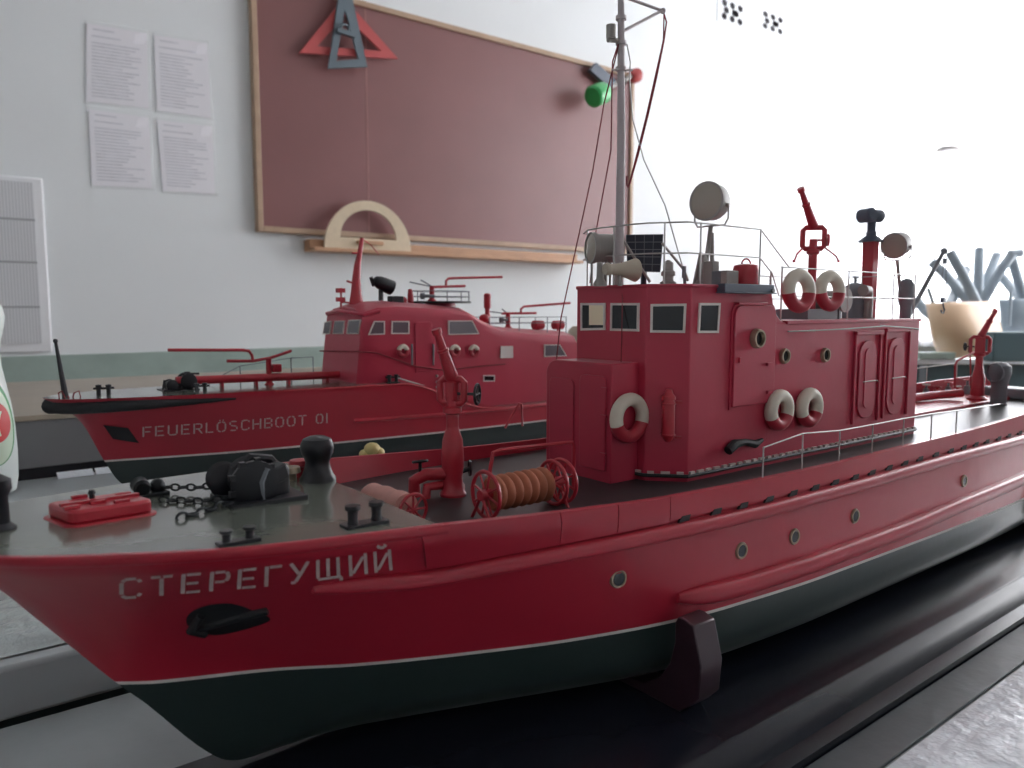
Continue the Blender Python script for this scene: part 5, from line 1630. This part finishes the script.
# roof platform with ring rail
a_, b_ = at(412, 305, Y=Y2).x, at(467, 307, Y=Y2).x
pf = MB(); cx_, hx = (a_ + b_) / 2, (b_ - a_) / 2
pf.prism([(cx_ + hx * math.cos(t * math.pi / 12), Y2 + .036 * math.sin(t * math.pi / 12), .2262) for t in range(24)], (0, 0, .0025))
pt_ = place('roof_platform', pf, 'rubber', S2)
place('pad', MB().cyl((cx_, Y2, .218), (cx_, Y2, .2265), .02), 'red', pt_)
def oval(z, k0=-3, k1=21): return [Vector((cx_ + hx * .96 * math.cos(t * math.pi / 12), Y2 + .034 * math.sin(t * math.pi / 12), z)) for t in range(k0, k1 + 1)]
railing([oval(.2415), oval(.2345)], [[(p.x, p.y, .2287), (p.x, p.y, .2415)] for p in oval(.2415)[::4]], parent=S2, m='dgrey')
def pipe_monitor(col, arm, pipe, grips, zb, Y=Y2):
    p = at(*col, Y=Y)
    a0 = at(*arm[0], Y=Y)
    o = place('water_monitor', MB().lathe((p.x, Y, zb), (0, 0, 1), [(.0055, 0), (.0055, .002), (.0034, .004), (.0030, a0.z - zb), (.0036, a0.z - zb + .001), (0, a0.z - zb + .002)], 14), 'redfit', S2)
    place('arm', MB().tube([at(*q_, Y=Y) for q_ in arm], .0017, 8), 'redfit', o)
    place('barrel', MB().tube([at(*q_, Y=Y) for q_ in pipe], .0017, 8), 'redfit', o)
    g = MB()
    for gp in grips: g.tube([at(*q_, Y=Y) for q_ in gp], .0009, 6)
    place('grip', g, 'dgrey', o)
    return o
o = pipe_monitor((432, 303), [(432, 287), (465, 286)], [(446, 286), (446, 281), (448.5, 278.5), (455, 278), (502, 277)], [[(433, 287), (410, 282)], [(433, 287), (421, 280)]], .228)
place('counterweight', MB().lathe(at(421, 296, Y=Y2), (1, -.2, 0), [(.004, 0), (.0042, .004), (.0022, .005), (.0022, .018)], 12), 'dgrey', o)
p = at(487.5, 322, Y=Y2)
place('exhaust_post', MB().lathe((p.x, Y2, .192), (0, 0, 1), [(.0040, 0), (.0040, .018), (.0034, .02), (.0034, .027), (.0050, .028), (.0050, .046), (.003, .048)], 16), 'redfit', S2)
place('vent', MB().ball((p.x - .008, Y2 - .004, .206), .0065, (1.2, 1, .9)), 'redfit', S2)
o = pipe_monitor((508, 335), [(502, 313.5), (536, 313)], [(521, 313.5), (521, 309), (524, 306.5), (570, 303)], [[(508, 314), (487, 311)], [(508, 314), (502, 309)]], .191)
place('counterweight', MB().lathe(at(500, 320, Y=Y2), (1, -.2, 0), [(.0035, 0), (.0038, .004), (.002, .005), (.002, .012)], 12), 'dgrey', o)
r0 = [Vector((X, Y2 - .034, .2075)) for X in (.60, .65, .70, .735)] + [Vector((.735, Y2 + .034, .2065)), Vector((.60, Y2 + .034, .2075))]
railing([r0, [p - Vector((0, 0, .008)) for p in r0]], [[(p.x, p.y, .183), tuple(p)] for p in r0], parent=S2, m='dgrey')
for x in (538, 558):
    c0 = at(x, 325, Y=Y2 - .01)
    dd = place('liferaft_drum', MB().lathe((c0.x - .009, c0.y, c0.z), (1, 0, 0), [(.003, 0), (.0062, .001), (.0066, .009), (.0062, .017), (.003, .018)], 18), 'ringr', S2)
    place('stand', MB().tube([(c0.x, c0.y, c0.z - .005), (c0.x, c0.y, .181)], .0018, 6), 'redfit', dd)
# foredeck gear
zf = H2.zg(.3) - .001
a_, b_ = at(176, 381, Y=Y2), at(341, 374.5, Y=Y2)
pp = place('foam_pipe', MB().tube([a_, b_], .0046, 14), 'redfit', S2)
sup = MB()
for f in (.25, .45, .65, .9):
    q_ = a_ + (b_ - a_) * f; sup.box(q_.x - .0015, q_.x + .0015, Y2 - .003, Y2 + .003, zf - .0005, q_.z)
place('support', sup, 'redfit', pp)
o = pipe_monitor((269, 374), [(227, 361), (253, 361), (270, 358), (291, 351)], [(253, 361), (252, 355), (249, 351), (243, 350), (168, 350)], [[(276, 356), (292, 350.5)], [(270, 358), (283, 352)]], zf)
place('gearbox', MB().box(at(276, 366, Y=Y2).x - .005, at(276, 366, Y=Y2).x + .005, Y2 - .005, Y2 + .005, at(276, 372, Y=Y2).z, at(276, 364, Y=Y2).z).box(at(270, 366, Y=Y2).x, at(276, 366, Y=Y2).x, Y2 - .002, Y2 + .002, at(276, 371, Y=Y2).z, at(276, 367, Y=Y2).z), 'redfit', o, bevel=.001)
gl = [at(200, 374, Y=Y2 + .04), at(240, 366, Y=Y2 + .04), at(291, 358, Y=Y2 + .04), at(313, 357, Y=Y2 + .04)]
gl[0].z = zf
railing([gl], [[tuple(p), (p.x, p.y, zf)] for p in gl[1:]], parent=S2, m='dgrey')
w0 = at(172, 388, z=zf)
wd = place('windlass', MB().box(w0.x - .022, w0.x + .014, Y2 - .012, Y2 + .016, zf - .0005, zf + .003), 'black', S2)
place('drum', MB().lathe((w0.x + .004, Y2 - .010, zf + .011), (0, 1, 0), [(.006, 0), (.0085, .001), (.006, .004), (.006, .014), (.0085, .017), (.006, .019)], 16), 'black', wd)
place('drum', MB().lathe((w0.x - .012, Y2 - .008, zf + .0075), (0, 1, 0), [(.004, 0), (.006, .001), (.0045, .004), (.0045, .012), (.006, .014)], 16), 'black', wd)
place('motor_box', MB().box(w0.x - .016, w0.x - .002, Y2 - .004, Y2 + .010, zf, zf + .011).box(w0.x + .000, w0.x + .010, Y2 - .004, Y2 + .006, zf, zf + .0165), 'black', wd, bevel=.001)
place('lever', MB().tube([(w0.x + .004, Y2 - .004, zf + .012), (w0.x + .004, Y2 - .004, zf + .021)], .003, 8).tube([(w0.x, Y2, zf + .019), (w0.x + .017, Y2, zf + .018)], .0012, 6).tube([(w0.x - .020, Y2, zf + .003), (w0.x - .018, Y2, zf + .013)], .0010, 6), 'black', wd)
def boll2(px, py, s_=1.0, gap=9):
    a, b = at(px - gap / 2, py, z=zf), at(px + gap / 2, py - .4, z=zf)
    o = place('bollard', MB().box(a.x - .003, b.x + .003, min(a.y, b.y) - .003, max(a.y, b.y) + .003, zf - .0005, zf + .0012), 'black', S2)
    for q_ in (a, b):
        place('post', MB().lathe((q_.x, q_.y, zf + .001), (0, 0, 1), [(.0022, 0), (.0020, .007 * s_), (.0027, .0075 * s_), (.0027, .0095 * s_), (0, .010 * s_)], 12).tube([(q_.x - .0048, q_.y, zf + .0075 * s_), (q_.x + .0048, q_.y, zf + .0075 * s_)], .0012, 6), 'black', o)
boll2(104, 397, 1.15, 10)
boll2(201, 393, .95, 8)
boll2(393, 383, .9, 7)
fs0, fs1 = at(66, 399, Y=Y2), at(55.5, 341, Y=Y2)
fs0.z = min(fs0.z, z2(fs0.x))
fg = place('jackstaff', MB().tube([fs0, fs0 * .6 + fs1 * .4, fs1], [.0030, .0022, .0013], 8).ball(fs1, .0022), 'black', S2)
place('pulpit_rail', MB().tube([at(x, y, Y=Y2 - .012) for x, y in ((60, 403), (58.5, 393), (62, 391), (66, 400))], .0007, 6).tube([at(x, y, Y=Y2 - .014) for x, y in ((72, 402), (74, 393), (79, 391), (82, 402))], .0007, 6).tube([at(x, y, Y=Y2 - .014) for x, y in ((68, 396), (72, 402))], .0007, 6), 'redwire', S2)
# side deck lockers and rail near the stern
boll2_ = MB()
zz = z2(.66)
for x in (523, 528):
    p = at(x, 391, z=zz); boll2_.cyl((p.x, p.y, zz), (p.x, p.y, zz + .007), .0022)
place('bollard', boll2_, 'black', S2)
# low stand under the keel
dst = thing('boat_stand', 'low dark stand under the smaller fireboat, hidden by the near boat', 'stand', (.5, Y2, SB))
for X in (.30, .70):
    place('cradle', MB().prism([(X - .01, Y2 + y, z) for y, z in ((-.055, SB), (.055, SB), (.055, .048), (.045, .048), (.020, .0362), (-.020, .0362), (-.045, .048), (-.055, .048))], (.02, 0, 0)), 'cradle', dst)
place('rail', MB().box(.31, .69, Y2 - .012, Y2 + .012, SB, SB + .012), 'cradle', dst)
# cream drum standing behind the smaller boat
cd = at(574, 350, Y=1.02)
tag(place('round_canister', MB().lathe((cd.x + .02, 1.02, SB), (0, 0, 1), [(.026, 0), (.028, .004), (.028, .165), (.026, .176), (.018, .184), (0, .186)], 28), 'cream', base=True), 'cream round canister behind the stern of the smaller fireboat', 'canister')
